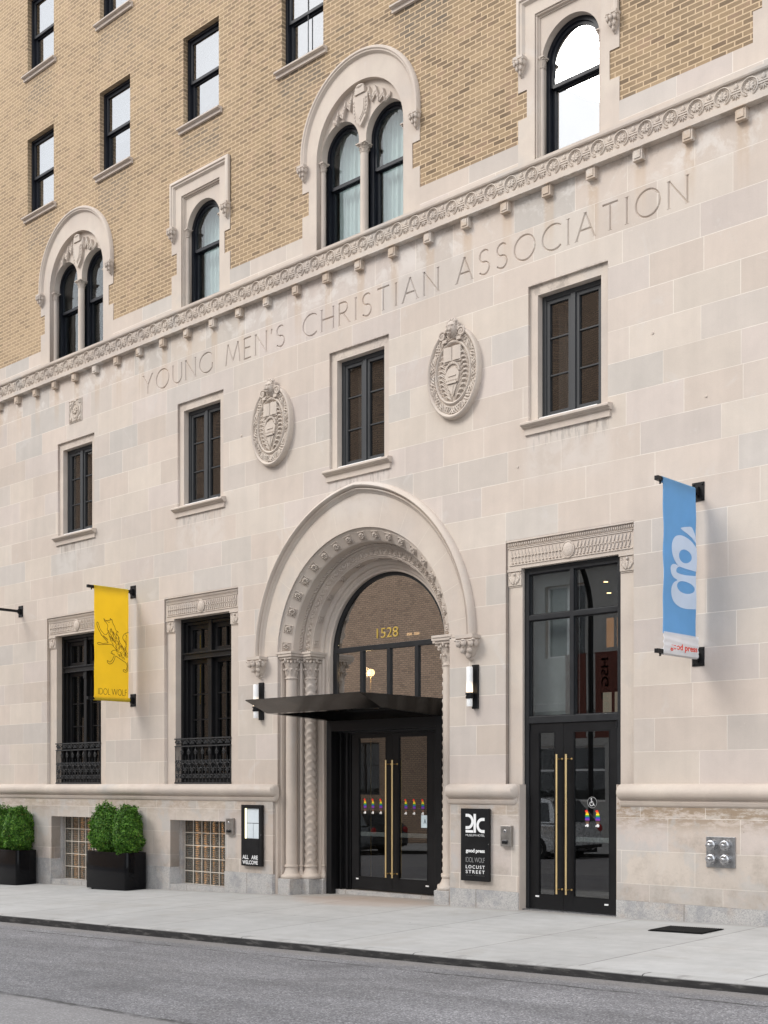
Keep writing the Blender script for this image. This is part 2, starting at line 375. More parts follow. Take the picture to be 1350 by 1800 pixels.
def text_mesh(body, x0, x1, z0, z1, y, mat, bold=0.0, thick=.002, spacing=1.0, side=None):
    """lettering fitted in a box; side=X0 puts it on the plane x=X0 with u running along +y"""
    cu = bpy.data.curves.new('t', 'FONT'); cu.body = body; cu.extrude = .5; cu.offset = bold; cu.space_character = spacing; cu.resolution_u = 4
    ob = bpy.data.objects.new('t', cu); COL.objects.link(ob)
    dg = bpy.context.evaluated_depsgraph_get(); me = bpy.data.meshes.new_from_object(ob.evaluated_get(dg))
    bpy.data.objects.remove(ob); bpy.data.curves.remove(cu)
    xs = [v.co.x for v in me.vertices]; ys = [v.co.y for v in me.vertices]
    ax, bx, ay, by = min(xs), max(xs), min(ys), max(ys)
    for v in me.vertices:
        u = x0 + (v.co.x - ax) / (bx - ax) * (x1 - x0); w = z0 + (v.co.y - ay) / (by - ay) * (z1 - z0); d = v.co.z * thick
        v.co = (u, y - d, w) if side is None else (side + d, u, w)
    me.materials.clear(); me.materials.append(mat); return me
def text(name, body, x0, x1, z0, z1, y, mat, parent, **kw):
    me = text_mesh(body, x0, x1, z0, z1, y, mat, **kw); me.name = name
    o = bpy.data.objects.new(name, me); COL.objects.link(o); par(o, parent); return o
def arcpts(cx, cz, r, a0, a1, n): return [(cx + r * cos(radians(a0 + (a1 - a0) * i / n)), cz + r * sin(radians(a0 + (a1 - a0) * i / n))) for i in range(n + 1)]
def lerp(tab, x):
    if x <= tab[0][0]: a, b = tab[0], tab[1]
    elif x >= tab[-1][0]: a, b = tab[-2], tab[-1]
    else:
        for i in range(len(tab) - 1):
            if tab[i][0] <= x <= tab[i + 1][0]: a, b = tab[i], tab[i + 1]; break
    return a[1] + (b[1] - a[1]) * (x - a[0]) / (b[0] - a[0])

# ---------------------------------------------------------------- ground
GW = [(-60, -2.0), (-30, -1.0), (-12, -.385), (-8, -.258), (-4.44, -.158), (-1.85, -.085), (1.64, -.03), (3, -.008), (4.4, .005), (6.36, .05), (12, .16), (60, 1.0)]
GK = [(-60, -2.1), (-30, -1.1), (-12, -.46), (-8, -.345), (-3, -.215), (0.6, -.135), (4.28, -.055), (8.1, .035), (12, .11), (60, .95)]
YK = -3.85
def gz(x, y=0):
    f = min(1, max(0, -y / -YK)); return lerp(GW, x) * (1 - f) + lerp(GK, x) * f
def zroad(x, y):
    d = YK - y
    return lerp(GK, x) - lerp([(-12, .108), (0, .092), (9, .070)], max(-12, min(9, x))) + min(d, 12.2 - d if d < 12.2 else 0) * .018
XS = [-60, -45, -30, -24, -18] + [-14 + i * .5 for i in range(53)] + [14, 18, 24, 30, 45, 60]
def strip(name, ys, zf, mat, kind=True):
    m = MB(); vs = []; n = len(XS)
    for y in ys:
        for x in XS: vs.append((x, y, zf(x, y)))
    fs = [(j * n + i, j * n + i + 1, (j + 1) * n + i + 1, (j + 1) * n + i) for j in range(len(ys) - 1) for i in range(n - 1)]
    m.add(vs, fs); o = m.build(name, mat, smooth=60)
    if kind: struct(o)
    return o

def concrete(name):
    t = NT(name); p, x, y, z = t.pos()
    c0 = t.noise(p, .7, 5, .6); c1 = t.noise(p, 5, 5, .65); c2 = t.noise(p, 160, 3, .75)
    c = t.ramp(c0, [(.3, (.39, .382, .370)), (.5, (.44, .433, .420)), (.7, (.47, .464, .452))])
    slab = t.math('FLOOR', t.math('DIVIDE', t.math('SUBTRACT', x, 3.15), 1.6))
    wn_ = t.n('TexWhiteNoise', {'W': slab}, noise_dimensions='1D').outputs['Value']
    f = t.math('MULTIPLY', t.rng(c1, .3, .7, .93, 1.05, False), t.rng(c2, .2, .8, .90, 1.08, False)); f = t.math('MULTIPLY', f, t.rng(wn_, 0, 1, .95, 1.03, False))
    c = t.mix(1.0, c, t.comb(f, f, f), 'MULTIPLY')
    j = t.math('ABSOLUTE', t.math('SUBTRACT', t.math('FRACT', t.math('ADD', t.math('DIVIDE', t.math('SUBTRACT', x, 3.15), 1.6), .5)), .5))
    j = t.math('MULTIPLY', j, 1.6); wob = t.math('MULTIPLY', t.math('SUBTRACT', c1, .5), .012); j = t.math('ADD', j, wob)
    jm = t.rng(j, .004, .013, 1, 0)
    y2 = t.math('ABSOLUTE', t.math('ADD', y, 1.95)); y2 = t.math('ADD', y2, wob); ym = t.math('MULTIPLY', t.rng(y2, .003, .011, 1, 0), .6)
    k = t.math('MAXIMUM', jm, ym)
    c = t.mix(t.math('MULTIPLY', k, .75), c, (.15, .14, .13))
    gum = t.n('TexVoronoi', {'Vector': p, 'Scale': 1.7}).outputs['Distance']; c = t.mix(t.math('MULTIPLY', t.rng(gum, .020, .034, 1, 0), .6), c, (.12, .115, .11))
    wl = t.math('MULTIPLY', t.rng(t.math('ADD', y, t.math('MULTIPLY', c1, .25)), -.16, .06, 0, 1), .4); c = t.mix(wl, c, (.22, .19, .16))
    ln = t.noise(t.comb(t.math('MULTIPLY', x, .5), t.math('MULTIPLY', y, 4.0), 0.0), 1.3, 5, .7); lf = t.rng(ln, .3, .7, .94, 1.05, False); c = t.mix(1.0, c, t.comb(lf, lf, lf), 'MULTIPLY')
    sp = t.rng(t.noise(p, 26, 3, .8), .70, .74, 0, .5); c = t.mix(sp, c, (.22, .20, .18))
    st = t.math('MULTIPLY', t.rng(t.noise(p, 1.1, 5, .7, .6), .52, .68, 0, 1), .28); c = t.mix(st, c, (.33, .30, .265))
    # warm brownish patch at the entrance threshold
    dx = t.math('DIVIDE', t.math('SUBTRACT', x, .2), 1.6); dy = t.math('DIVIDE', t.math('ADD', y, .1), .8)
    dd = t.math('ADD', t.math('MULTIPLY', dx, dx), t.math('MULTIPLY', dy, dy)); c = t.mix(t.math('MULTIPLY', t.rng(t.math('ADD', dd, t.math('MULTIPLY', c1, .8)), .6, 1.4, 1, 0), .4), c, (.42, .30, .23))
    t.bsdf(c, .85, 0, .3, t.math('SUBTRACT', t.math('MULTIPLY', c2, .5), t.math('MULTIPLY', jm, 1.2)), .35, .005); return t.m

def asphalt(name):
    t = NT(name); p, x, y, z = t.pos()
    v = t.n('TexVoronoi', {'Vector': p, 'Scale': 85.0}).outputs['Color']; sp = t.n('SeparateColor', {0: v}).outputs[0]
    n1 = t.noise(p, .8, 5, .6); n2 = t.noise(p, 6, 5, .7); n3 = t.noise(t.comb(t.math('MULTIPLY', x, .35), y, 0.0), 3.0, 4, .6)
    c = t.ramp(sp, [(0, (.10, .097, .102)), (.45, (.175, .170, .177)), (.8, (.225, .22, .226)), (.98, (.38, .37, .37))])
    f = t.math('MULTIPLY', t.rng(n1, .3, .7, .88, 1.12, False), t.math('MULTIPLY', t.rng(n2, .3, .7, .93, 1.07, False), t.rng(n3, .3, .7, .92, 1.08, False)))
    c = t.mix(1.0, c, t.comb(f, f, f), 'MULTIPLY')
    wob = t.math('MULTIPLY', t.math('SUBTRACT', t.noise(t.comb(x, 0.0, 0.0), 1.6, 6, .7), .5), .22)
    def crack(y0, w, amt, cc):
        nonlocal c
        d = t.math('ABSOLUTE', t.math('ADD', t.math('ADD', y, y0), wob)); d = t.math('ADD', d, t.math('MULTIPLY', n2, .006))
        g = t.rng(t.noise(p, 2.2, 4, .7), .38, .55, .25, 1)
        c = t.mix(t.math('MULTIPLY', t.math('MULTIPLY', t.rng(d, w, w * 2.2, 1, 0), g), amt), c, cc)
    crack(4.42, .016, .9, (.03, .028, .026)); crack(7.72, .022, .95, (.03, .028, .027)); crack(5.5, .005, .5, (.06, .055, .05))
    oil = t.rng(t.noise(p, .9, 4, .6, .8), .56, .70, 0, .38); c = t.mix(oil, c, (.10, .097, .10))
    wh = t.rng(t.noise(t.comb(t.math('MULTIPLY', x, .22), t.math('MULTIPLY', y, 1.4), 0.0), 1.0, 4, .6), .40, .62, .86, 1.12, False); c = t.mix(1.0, c, t.comb(wh, wh, wh), 'MULTIPLY')
    lt = t.rng(t.math('ADD', y, wob), -7.80, -7.68, .45, 0); c = t.mix(lt, c, (.30, .285, .275))
    gut = t.rng(t.math('ADD', y, t.math('MULTIPLY', n2, .5)), -4.0, -3.75, 0, .6); c = t.mix(gut, c, (.24, .22, .20))
    t.bsdf(c, t.rng(n1, .3, .7, .68, .85, False), 0, .4, t.math('ADD', sp, t.math('MULTIPLY', n2, .6)), .5, .006); return t.m
def kerbmat(name):
    t = NT(name); p, x, y, z = t.pos()
    up = t.n('SeparateXYZ', {0: t.n('NewGeometry').outputs['Normal']}).outputs[2]
    n = t.noise(t.comb(t.math('MULTIPLY', x, 1.2), t.math('MULTIPLY', z, 6), 0.0), 3, 6, .7)
    side = t.ramp(n, [(.3, (.018, .017, .017)), (.58, (.035, .033, .032)), (.74, (.12, .115, .11))])
    f = t.rng(t.noise(p, 120, 3, .7), .2, .8, .88, 1.1, False)
    kj = t.math('ABSOLUTE', t.math('SUBTRACT', t.math('FRACT', t.math('DIVIDE', t.math('SUBTRACT', x, 1.9), 2.6)), .5)); kj = t.rng(kj, .4965, .499, 0, 1)
    top = t.mix(1.0, (.41, .40, .385), t.comb(f, f, f), 'MULTIPLY')
    c = t.mix(t.rng(up, .5, .9, 0, 1), side, top); c = t.mix(kj, c, (.03, .03, .03)); c = t.mix(t.math('MULTIPLY', t.rng(n, .5, .62, 0, 1), .35), c, (.14, .13, .12))
    t.bsdf(c, .85, 0, .3, n, .5, .01); return t.m
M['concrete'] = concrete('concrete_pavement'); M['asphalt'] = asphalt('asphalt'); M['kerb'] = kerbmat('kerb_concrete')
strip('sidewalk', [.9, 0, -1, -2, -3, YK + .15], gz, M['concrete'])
strip('road', [YK + .02, -4.6, -6, -8, -10, -12, -14, -16.05], zroad, M['asphalt'])
kprof = [(0.15, 0.004), (.035, 0.004), (.01, -.004), (-.004, -.02), (-.012, -.16)]
m = MB(); rows = []
for x in XS:
    j = .006 * sin(x * 2.3) + .004 * sin(x * 7.1)
    rows.append([(x, YK + a + j * (1 if a < .03 else 0), lerp(GK, x) + b) for a, b in kprof])
m.sweep(rows); struct(m.build('kerb', M['kerb'], smooth=40))
strip('far_sidewalk', [-16.2, -18, -23.9], lambda x, y: lerp(GK, x), M['concrete'])
m = MB(); rows = [[(x, -16.2 - a, lerp(GK, x) + b) for a, b in kprof] for x in XS]
m.sweep(rows); struct(m.build('far_kerb', M['kerb'], smooth=40))
m = MB(); m.add([(-700, -700, -2.6), (700, -700, -2.6), (700, 700, -2.6), (-700, 700, -2.6)], [(0, 1, 2, 3)])
struct(m.build('ground', simple('far_ground', (.14, .135, .125), .9)))

# ---------------------------------------------------------------- the hotel
hotel = thing('hotel_building', 'tan brick and pale limestone hotel with arched entrance, carved frieze and inscription over its door', 'building', (0, 0, 0))
PX = 3.66
CX = {k: .01 + PX * k for k in (-2, -1, 0, 1)}
XL, XR, ZT = -13.5, 11.0, 18.2
PC = 3.62            # spring line of the portal
def rect(x0, x1, z0, z1): return [(x0, z0), (x1, z0), (x1, z1), (x0, z1)]

# limestone wall with its openings
outer = [(XL, 1.5), (-1.74, 1.5)] + arcpts(0, PC, 1.74, 180, 0, 48) + [(1.74, 1.5), (CX[1] - .967, 1.5), (CX[1] - .967, 4.81), (CX[1] + .967, 4.81), (CX[1] + .967, 1.5), (XR, 1.5), (XR, 9.26), (XL, 9.26)]
holes = [rect(CX[k] - .602, CX[k] + .602, 6.262, 8.045) for k in CX]
holes += [rect(CX[k] - .967, CX[k] + .967, 1.61, 4.81) for k in (-2, -1)]
holes += [rect(-5.6, 5.75, 8.35, 8.80)]
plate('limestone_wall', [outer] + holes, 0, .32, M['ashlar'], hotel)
# plinth and granite base
pl = MB()
BW = [(-8.058, -6.613), (-4.395, -2.950)]
def plinth_piece(name, x0, x1, hl, z0, z1, yf, mat, lab=None):
    o = plate(name, [[(x0, z0), (x1, z0), (x1, z1), (x0, z1)]] + hl, yf, .30, mat, hotel); return o
plate('plinth', [[(XL, .222), (BW[0][0], .222), (BW[0][0], 1.022), (BW[0][1], 1.022), (BW[0][1], .222), (BW[1][0], .222), (BW[1][0], 1.022), (BW[1][1], 1.022), (BW[1][1], .222), (-1.80, .222), (-1.80, 1.5), (XL, 1.5)]], -.045, .30, M['plinth'], hotel)
plate('plinth', [rect(1.80, 2.945, .222, 1.5)], -.045, .30, M['plinth'], hotel)
plate('plinth', [rect(4.43, XR, .222, 1.5)], -.045, .30, M['plinth'], hotel)
plate('wall_strip', [rect(-1.80, -1.74, -.3, 1.5)], .0, .3, M['stone'], hotel)
plate('wall_strip', [rect(1.74, 1.80, -.3, 1.5)], .0, .3, M['stone'], hotel)
for a, b in ((XL, BW[0][0]), (BW[0][1], BW[1][0]), (BW[1][1], -1.80), (1.80, 2.945), (4.43, XR)):
    plate('granite_base', [rect(a, b, -.7, .221)], -.060, .30, M['granite'], hotel)
# raised panel edge and rolled moulding on top of the plinth
tor = [(.0, 1.628), (-.05, 1.625), (-.095, 1.612), (-.128, 1.588), (-.146, 1.552), (-.148, 1.515), (-.132, 1.475), (-.098, 1.447), (-.068, 1.44), (-.068, 1.425), (-.085, 1.418), (-.085, 1.405), (-.068, 1.385), (-.068, 1.372), (-.052, 1.36), (-.046, 1.352), (.0, 1.352)]
for a, b in ((XL, -1.70), (1.72, 2.945), (4.43, XR)):
    m = MB(); e = .05
    def ring(x, s): return [(x, p * s, 1.5 + (q - 1.5) * (.25 + .75 * s) if s < 1 else q) for p, q in tor]
    xs = [(a, .05), (a + .012, .45), (a + .03, .75), (a + .06, 1.0), (b - .06, 1.0), (b - .03, .75), (b - .012, .45), (b, .05)]
    m.sweep([ring(x, s) for x, s in xs], True); m.build('plinth_moulding', M['stone'], hotel, smooth=50)
# small mouldings framing plinth panels
for a, b in ((1.88, 2.86),):
    pass

# inscription course with V-cut letters
def stroke_cut(m, pts, w=.030, d=.020):
    n = len(pts); L = []
    for i, p in enumerate(pts):
        a = pts[max(0, i - 1)]; b = pts[min(n - 1, i + 1)]; tx, tz = b[0] - a[0], b[1] - a[1]; l = sqrt(tx * tx + tz * tz) or 1; tx /= l; tz /= l
        nx, nz = -tz, tx; e = w * .75
        L.append([(p[0] + nx * e, -.01, p[1] + nz * e), (p[0] - nx * e, -.01, p[1] - nz * e), (p[0], d, p[1])])
    o = len(m.v); m.sweep(L, True); m.f.append((o, o + 1, o + 2)); k = o + (n - 1) * 3; m.f.append((k, k + 2, k + 1))
def arcu(cx, cy, rx, ry, a0, a1, n=14): return [(cx + rx * cos(radians(a0 + (a1 - a0) * i / n)), cy + ry * sin(radians(a0 + (a1 - a0) * i / n))) for i in range(n + 1)]
GL = {
 'Y': (.72, [[(0, 1), (.36, .45)], [(.72, 1), (.36, .45)], [(.36, .48), (.36, 0)]]),
 'O': (.98, [arcu(.49, .5, .48, .5, 0, 360, 28)]),
 'U': (.66, [[(0, 1)] + arcu(.33, .34, .33, .34, 180, 360, 12) + [(.66, 1)]]),
 'N': (.72, [[(0, 0), (0, 1)], [(0, 1), (.72, 0)], [(.72, 0), (.72, 1)]]),
 'G': (.86, [arcu(.5, .5, .5, .5, 42, 330, 22), [(.90, .42), (.90, .20)]]),
 'M': (.98, [[(0, 0), (.14, 1)], [(.14, 1), (.49, .12)], [(.49, .12), (.84, 1)], [(.84, 1), (.98, 0)]]),
 'E': (.46, [[(0, 0), (0, 1)], [(0, 1), (.46, 1)], [(0, .52), (.40, .52)], [(0, 0), (.46, 0)]]),
 "'": (.06, [[(.06, 1.0), (.02, .76)]]),
 'S': (.52, [arcu(.27, .75, .23, .25, 35, 270, 12)[:-1] + arcu(.25, .26, .26, .26, 90, -145, 12)]),
 'C': (.80, [arcu(.5, .5, .5, .5, 48, 312, 22)]),
 'H': (.70, [[(0, 0), (0, 1)], [(.70, 0), (.70, 1)], [(0, .52), (.70, .52)]]),
 'R': (.60, [[(0, 0), (0, 1)], [(0, 1), (.24, 1)] + arcu(.24, .76, .24, .24, 80, -90, 8), [(0, .52), (.24, .52)], [(.22, .52), (.60, 0)]]),
 'I': (.04, [[(.02, 0), (.02, 1)]]),
 'T': (.66, [[(0, 1), (.66, 1)], [(.33, 1), (.33, 0)]]),
 'A': (.78, [[(0, 0), (.39, 1)], [(.39, 1), (.78, 0)], [(.14, .36), (.64, .36)]]),
}
cut = MB()
for word, x0, x1, gap in (('YOUNG', -5.216, -3.35, .30), ("MEN'S", -2.985, -1.585, .30), ('CHRISTIAN', -1.165, 1.535, .34), ('ASSOCIATION', 1.87, 5.36, .34)):
    tot = sum(GL[c][0] for c in word) + gap * (len(word) - 1); s = (x1 - x0) / tot; x = x0; H = .325; z0 = 8.41
    for c in word:
        w, st = GL[c]
        for q in st:
            P_ = [(x + u * s, z0 + v * H) for u, v in q]
            stroke_cut(cut, P_)
            if len(q) == 2 and c not in "'":
                for e, f in ((0, 1), (1, 0)):
                    if c in 'EM' and q[0][1] == q[1][1]: continue
                    dx, dz = P_[f][0] - P_[e][0], P_[f][1] - P_[e][1]; l = sqrt(dx * dx + dz * dz)
                    if q[e][1] in (0, 1) and abs(dz) > abs(dx) * .5:
                        stroke_cut(cut, [(P_[e][0] - .026, P_[e][1]), (P_[e][0] + .026, P_[e][1])], .012, .008)
        x += (w + gap) * s
slab = MB().box(-5.6, 5.75, .0005, .12, 8.35, 8.80).build('inscription_course', M['ashlar'], hotel)
co = cut.build('cutter', M['stone'])
bo = slab.modifiers.new('b', 'BOOLEAN'); bo.operation = 'DIFFERENCE'; bo.solver = 'EXACT'; bo.use_self = True; bo.object = co
dg = bpy.context.evaluated_depsgraph_get(); me2 = bpy.data.meshes.new_from_object(slab.evaluated_get(dg))
slab.modifiers.clear(); slab.data = me2; bpy.data.objects.remove(co)
slab['label'] = 'stone course cut with the words YOUNG MENS CHRISTIAN ASSOCIATION'
print('inscription faces', len(me2.polygons))

# ---------------------------------------------------------------- carved frieze band
fr = MB().ext([(.0, 9.228), (-.075, 9.228), (-.105, 9.232), (-.105, 9.302), (-.080, 9.307), (-.080, 9.530), (-.108, 9.535), (-.118, 9.552), (-.118, 9.588), (-.06, 9.612), (.0, 9.620)], XL, XR).build('frieze_band', M['carved'], hotel)
orn = MB(); i = 0; x = XL + .2
xb0 = 1.244 + .088 + .065          # centre of a bracket
def leaf(m, x, z, ang, l, w, y=-.082, h=.016):
    ca, sa = cos(ang), sin(ang)
    R = Matrix(((ca, 0, -sa), (0, 1, 0), (sa, 0, ca)))
    m.ell((x + ca * l * .5, y, z + sa * l * .5), (l * .55, h, w * .5), 6, 4, R)
x = xb0 - .667 * 18
while x < 9.5:
    for q in (0, 1):
        cx = x + .1667 + q * .3335 - .05; cz = 9.420
        orn.tube([(cx + .100 * cos(a), -.084, cz + .098 * sin(a)) for a in [radians(-70 + 320 * j / 18) for j in range(19)]], .0110, 5, flat=1.5)
        orn.tube([(cx + .076 * cos(a), -.084, cz + .075 * sin(a)) for a in [radians(-62 + 304 * j / 14) for j in range(15)]], .006, 4, flat=1.6)
        for a, l in ((90, .072), (48, .068), (132, .068), (10, .06), (170, .06), (-30, .045), (210, .045)): leaf(orn, cx, cz - .012, radians(a), l, .034, -.084, .016)
        orn.tube([(cx, -.095, cz - .05), (cx, -.1, cz + .055)], .005, 4)
        bx = cx + .1667
        orn.box(bx - .058, bx + .058, -.094, -.07, cz - .022, cz - .004); orn.box(bx - .058, bx + .058, -.094, -.07, cz + .006, cz + .020)
        leaf(orn, bx, cz + .022, radians(90), .075, .045); leaf(orn, bx, cz + .022, radians(55), .05, .02); leaf(orn, bx, cz + .022, radians(125), .05, .02)
        for a, l in ((-90, .068), (-55, .07), (-125, .07), (-28, .06), (-152, .06)): leaf(orn, bx, cz - .028, radians(a), l, .021, -.084, .016)
    x += .667
orn.build('carved_ornament', M['carved'], fr, smooth=50)
k = -16
br0 = None
for k in range(-17, 8):
    x = xb0 + .667 * k
    if br0 is None:
        m = MB().box(-.065, .065, -.075, .0, -.135, 0).box(-.042, .042, -.086, -.075, -.110, -.02)
        br0 = m.mesh('bracket', M['carved'])
    o = bpy.data.objects.new('bracket', br0); COL.objects.link(o); o.location = (x, 0, 9.228); par(o, fr)

# rosette panel high on the wall
m = MB().box(-7.515, -7.09, -.012, .0, 8.35, 8.77)
rp = m.build('rosette_panel', M['carved'], hotel)
m = MB(); c = (-7.3025, -.014, 8.56)
m.tube([(c[0] + a, -.014, c[2] + b) for a, b in ((-.19, -.19), (.19, -.19), (.19, .19), (-.19, .19))], .012, 4, True)
m.tube([(c[0] + .15 * cos(a) * (1 + .12 * cos(4 * a)), -.016, c[2] + .16 * sin(a) * (1 + .12 * cos(4 * a))) for a in [2 * pi * j / 40 for j in range(40)]], .014, 5, True)
m.tube([(c[0] + .10 * cos(a), -.016, c[2] + .13 * sin(a)) for a in [2 * pi * j / 30 for j in range(30)]], .010, 5, True)
for a in range(8): leaf(m, c[0], c[2], a * pi / 4, .075, .04, -.018, .02)
for sx in (-1, 1):
    for sz in (-1, 1):
        for da in (-.5, 0, .5): leaf(m, c[0] + sx * .12, c[2] + sz * .12, atan2(sz, sx) + da, .07, .03, -.016, .016)
m.build('carved_ornament', M['carved'], rp, smooth=50)

# ---------------------------------------------------------------- upper wall: base course, surrounds, brick
DC = (CX[-2], CX[0]); SC = (CX[-1], CX[1])
def outline(c, hw, top):     # toothed surround outline, clockwise from lower left
    L = [(c - hw, 9.60), (c - hw, 10.245), (c - hw + .14, 10.245), (c - hw + .14, 10.605), (c - hw, 10.605)]
    R = [(2 * c - a, b) for a, b in L[::-1]]
    return L + top + R
def surr_double(c): return outline(c, 1.19, arcpts(c, 11.11, 1.19, 180, 0, 36))
def surr_single(c): return outline(c, .765, [(c - .765, 11.80), (c + .765, 11.80)])
brick_holes = []
edges = []
for c in DC:
    o = surr_double(c); opening = [(c - .88, 9.60)] + arcpts(c, 11.0, .88, 180, 0, 32) + [(c + .88, 9.60)]
    # outline open at the bottom: merge opening into the loop
    loop = o + opening[::-1]
    plate('window_surround', [loop], 0, .32, M['stone'], hotel); brick_holes.append((c, o)); edges.append((c - 1.19, c + 1.19))
for c in SC:
    o = surr_single(c); opening = [(c - .50, 9.60), (c - .50, 11.53), (c + .50, 11.53), (c + .50, 9.60)]
    plate('window_surround', [o + opening[::-1]], 0, .32, M['stone'], hotel); brick_holes.append((c, o)); edges.append((c - .765, c + .765))
edges.sort(); xs = [XL] + [v for e in edges for v in e] + [XR]
for i in range(0, len(xs), 2): plate('base_course', [rect(xs[i], xs[i + 1], 9.60, 9.943)], 0, .3, M['ashlar'], hotel)
# toothed stone at the far right bay (starts at the picture edge)
rq = [(6.18, 9.943), (6.18, 10.29), (6.29, 10.29), (6.29, 10.66), (6.18, 10.66), (6.18, 11.1), (6.29, 11.1), (6.29, 11.5), (6.18, 11.5), (6.18, 12.6), (7.2, 12.6), (7.2, 9.943)]
plate('window_surround', [rq], 0, .3, M['stone'], hotel)
WC = [-8.53 + 2.443 * i for i in range(7)]
bl = [(XL, 9.943)]
for c, o in sorted(brick_holes):
    pts = [p for p in o if p[1] > 9.943]
    bl += [(o[0][0], 9.943)] + pts + [(2 * c - o[0][0], 9.943)]
bl += [(6.18, 9.943)] + rq[1:9] + [(6.18, 12.6), (7.2, 12.6), (7.2, 9.943), (XR, 9.943), (XR, ZT), (XL, ZT)]
bh = [rect(c - .465, c + .465, z, z + 1.50) for c in WC for z in (12.68, 15.435)]
plate('brick_wall', [bl] + bh, .012, .32, M['brick'], hotel)

# ---------------------------------------------------------------- double-hung windows in the brick
def frame_rect(m, x0, x1, z0, z1, w, y0, y1, wb=None):
    wb = wb or w
    m.box(x0, x0 + w, y0, y1, z0, z1).box(x1 - w, x1, y0, y1, z0, z1)
    m.box(x0 + w, x1 - w, y0 + .001, y1, z1 - w, z1).box(x0 + w, x1 - w, y0 + .001, y1, z0, z0 + wb)
for i, c in enumerate(WC):
    for z in (12.68, 15.435):
        if c > 3.5: continue
        m = MB(); frame_rect(m, c - .465, c + .465, z, z + 1.50, .045, .10, .24, .03)
        f = m.build('window', M['navy'], hotel)
        m = MB(); zm = z + .74
        frame_rect(m, c - .420, c + .420, zm, z + 1.455, .05, .13, .165, .045)
        frame_rect(m, c - .420, c + .420, z + .03, zm + .03, .055, .17, .205, .05)
        m.build('sash', M['navy'], f)
        m = MB().box(c - .372, c + .372, .148, .150, zm + .04, z + 1.41).box(c - .37, c + .37, .188, .190, z + .07, zm - .012)
        if abs(c + 1.2) < .1:
            pass
        m.build('pane', M['g_up'], f)
        if abs(c + 1.2) < .1: MB().box(c - .008, c + .008, .140, .147, z + .07, z + 1.41).build('muntin', M['navy'], f)
        m = MB().ext([(.10, z - .012), (-.065, z - .022), (-.08, z - .030), (-.08, z - .052), (-.065, z - .062), (-.030, z - .066), (-.030, z - .115), (.10, z - .115)], c - .55, c + .55)
        m.build('sill', M['stone'], f, smooth=30)
        # roller blind behind the glass
        MB().box(c - .40, c + .40, .27, .275, z + .30 + .3 * ((i * 7) % 3), z + 1.45).build('blind', M['white'], f)

# ---------------------------------------------------------------- arched windows
def capital(c, r, z0, z1, mat, parent, leaves=8, name='capital', seg=24, abacus=True):
    """c: (x, y); carved leaf capital between z0 (necking) and z1 (top)"""
    h = z1 - z0; m = MB(); x, y = c
    m.lathe((x, y, 0), [(r * 1.0, z0), (r * 1.16, z0 + h * .02), (r * 1.16, z0 + h * .07), (r * .98, z0 + h * .09), (r * 1.0, z0 + h * .4), (r * 1.25, z0 + h * .75), (r * 1.5, z0 + h * .9)], seg)
    if abacus:
        a = r * 1.62
        m.box(x - a, x + a, y - a, y + a, z1 - h * .12, z1)
    for row, (zz, rr, sz, off) in enumerate(((.12, 1.02, .36, 0), (.42, 1.12, .40, .5))):
        for k in range(leaves):
            a = 2 * pi * (k + off) / leaves; ca, sa = cos(a), sin(a)
            R = Matrix.Rotation(a, 3, 'Z') @ Matrix.Rotation(radians(14 + 8 * row), 3, 'Y')
            b = z0 + h * zz
            m.ell((x + ca * r * rr, y + sa * r * rr, b + h * sz * .45), (r * .13, r * .30, h * sz * .5), 7, 5, R)
            R2 = Matrix.Rotation(a, 3, 'Z')
            m.ell((x + ca * r * (rr + .28 + .1 * row), y + sa * r * (rr + .28 + .1 * row), b + h * sz * .86), (r * .20, r * .24, h * .065), 7, 5, R2)
            m.tube([(x + cos(a + d) * r * (rr + .13), y + sin(a + d) * r * (rr + .13), b + h * sz * q) for d, q in ((0, .1), (0, .75))], r * .035, 4)
    for k in range(4):
        a = pi / 4 + k * pi / 2; R = Matrix.Rotation(a + pi / 2, 3, 'Z')
        cx, cy, cz = x + cos(a) * r * 1.62, y + sin(a) * r * 1.62, z1 - h * .22
        m.lathe((cx, cy, cz), [(0.001, -r * .12), (r * .30, -r * .10), (r * .30, r * .10), (.001, r * .12)], 8, 'y')
    for k in range(4):
        a = k * pi / 2; m.ell((x + cos(a) * r * 1.5, y + sin(a) * r * 1.5, z1 - h * .16), (r * .26, r * .26, h * .10), 7, 5)
    return m.build(name, mat, parent, smooth=45)

def corbel(x, z_top, w, h, d, parent, mat=None):
    m = MB(); p = [(1.0, 0), (1.0, -.14), (.88, -.17), (.92, -.22), (.80, -.38), (.62, -.60), (.40, -.78), (.22, -.86), (.26, -.91), (.12, -1.0)]
    rings = []
    for s, t in p: rings.append([(x - w / 2 * s, .0, z_top + t * h), (x - w / 2 * s, -d * s, z_top + t * h), (x + w / 2 * s, -d * s, z_top + t * h), (x + w / 2 * s, 0, z_top + t * h)])
    m.sweep(rings, True); m.f.append(tuple(range(0, 4))); n = len(p) - 1; m.f.append(tuple(n * 4 + i for i in range(4)))
    for s, t, q in ((-.36, -.34, .9), (0, -.32, 1.0), (.36, -.34, .9), (-.2, -.58, .68), (.2, -.58, .68), (0, -.78, .42)):
        m.ell((x + s * w, -d * q, z_top + t * h), (w * .15, d * .20, h * .15), 7, 5)
        m.ell((x + s * w, -d * q * 1.10, z_top + (t + .09) * h), (w * .11, d * .14, h * .05), 6, 4)
    for sx in (-1, 1):
        m.ell((x + sx * w * .46, -d * .5, z_top - .34 * h), (w * .10, d * .3, h * .15), 6, 4); m.ell((x + sx * w * .5, -d * .9, z_top - .21 * h), (w * .09, d * .16, h * .06), 6, 4)
    return m.build('corbel', mat or M['carved'], parent, smooth=45)

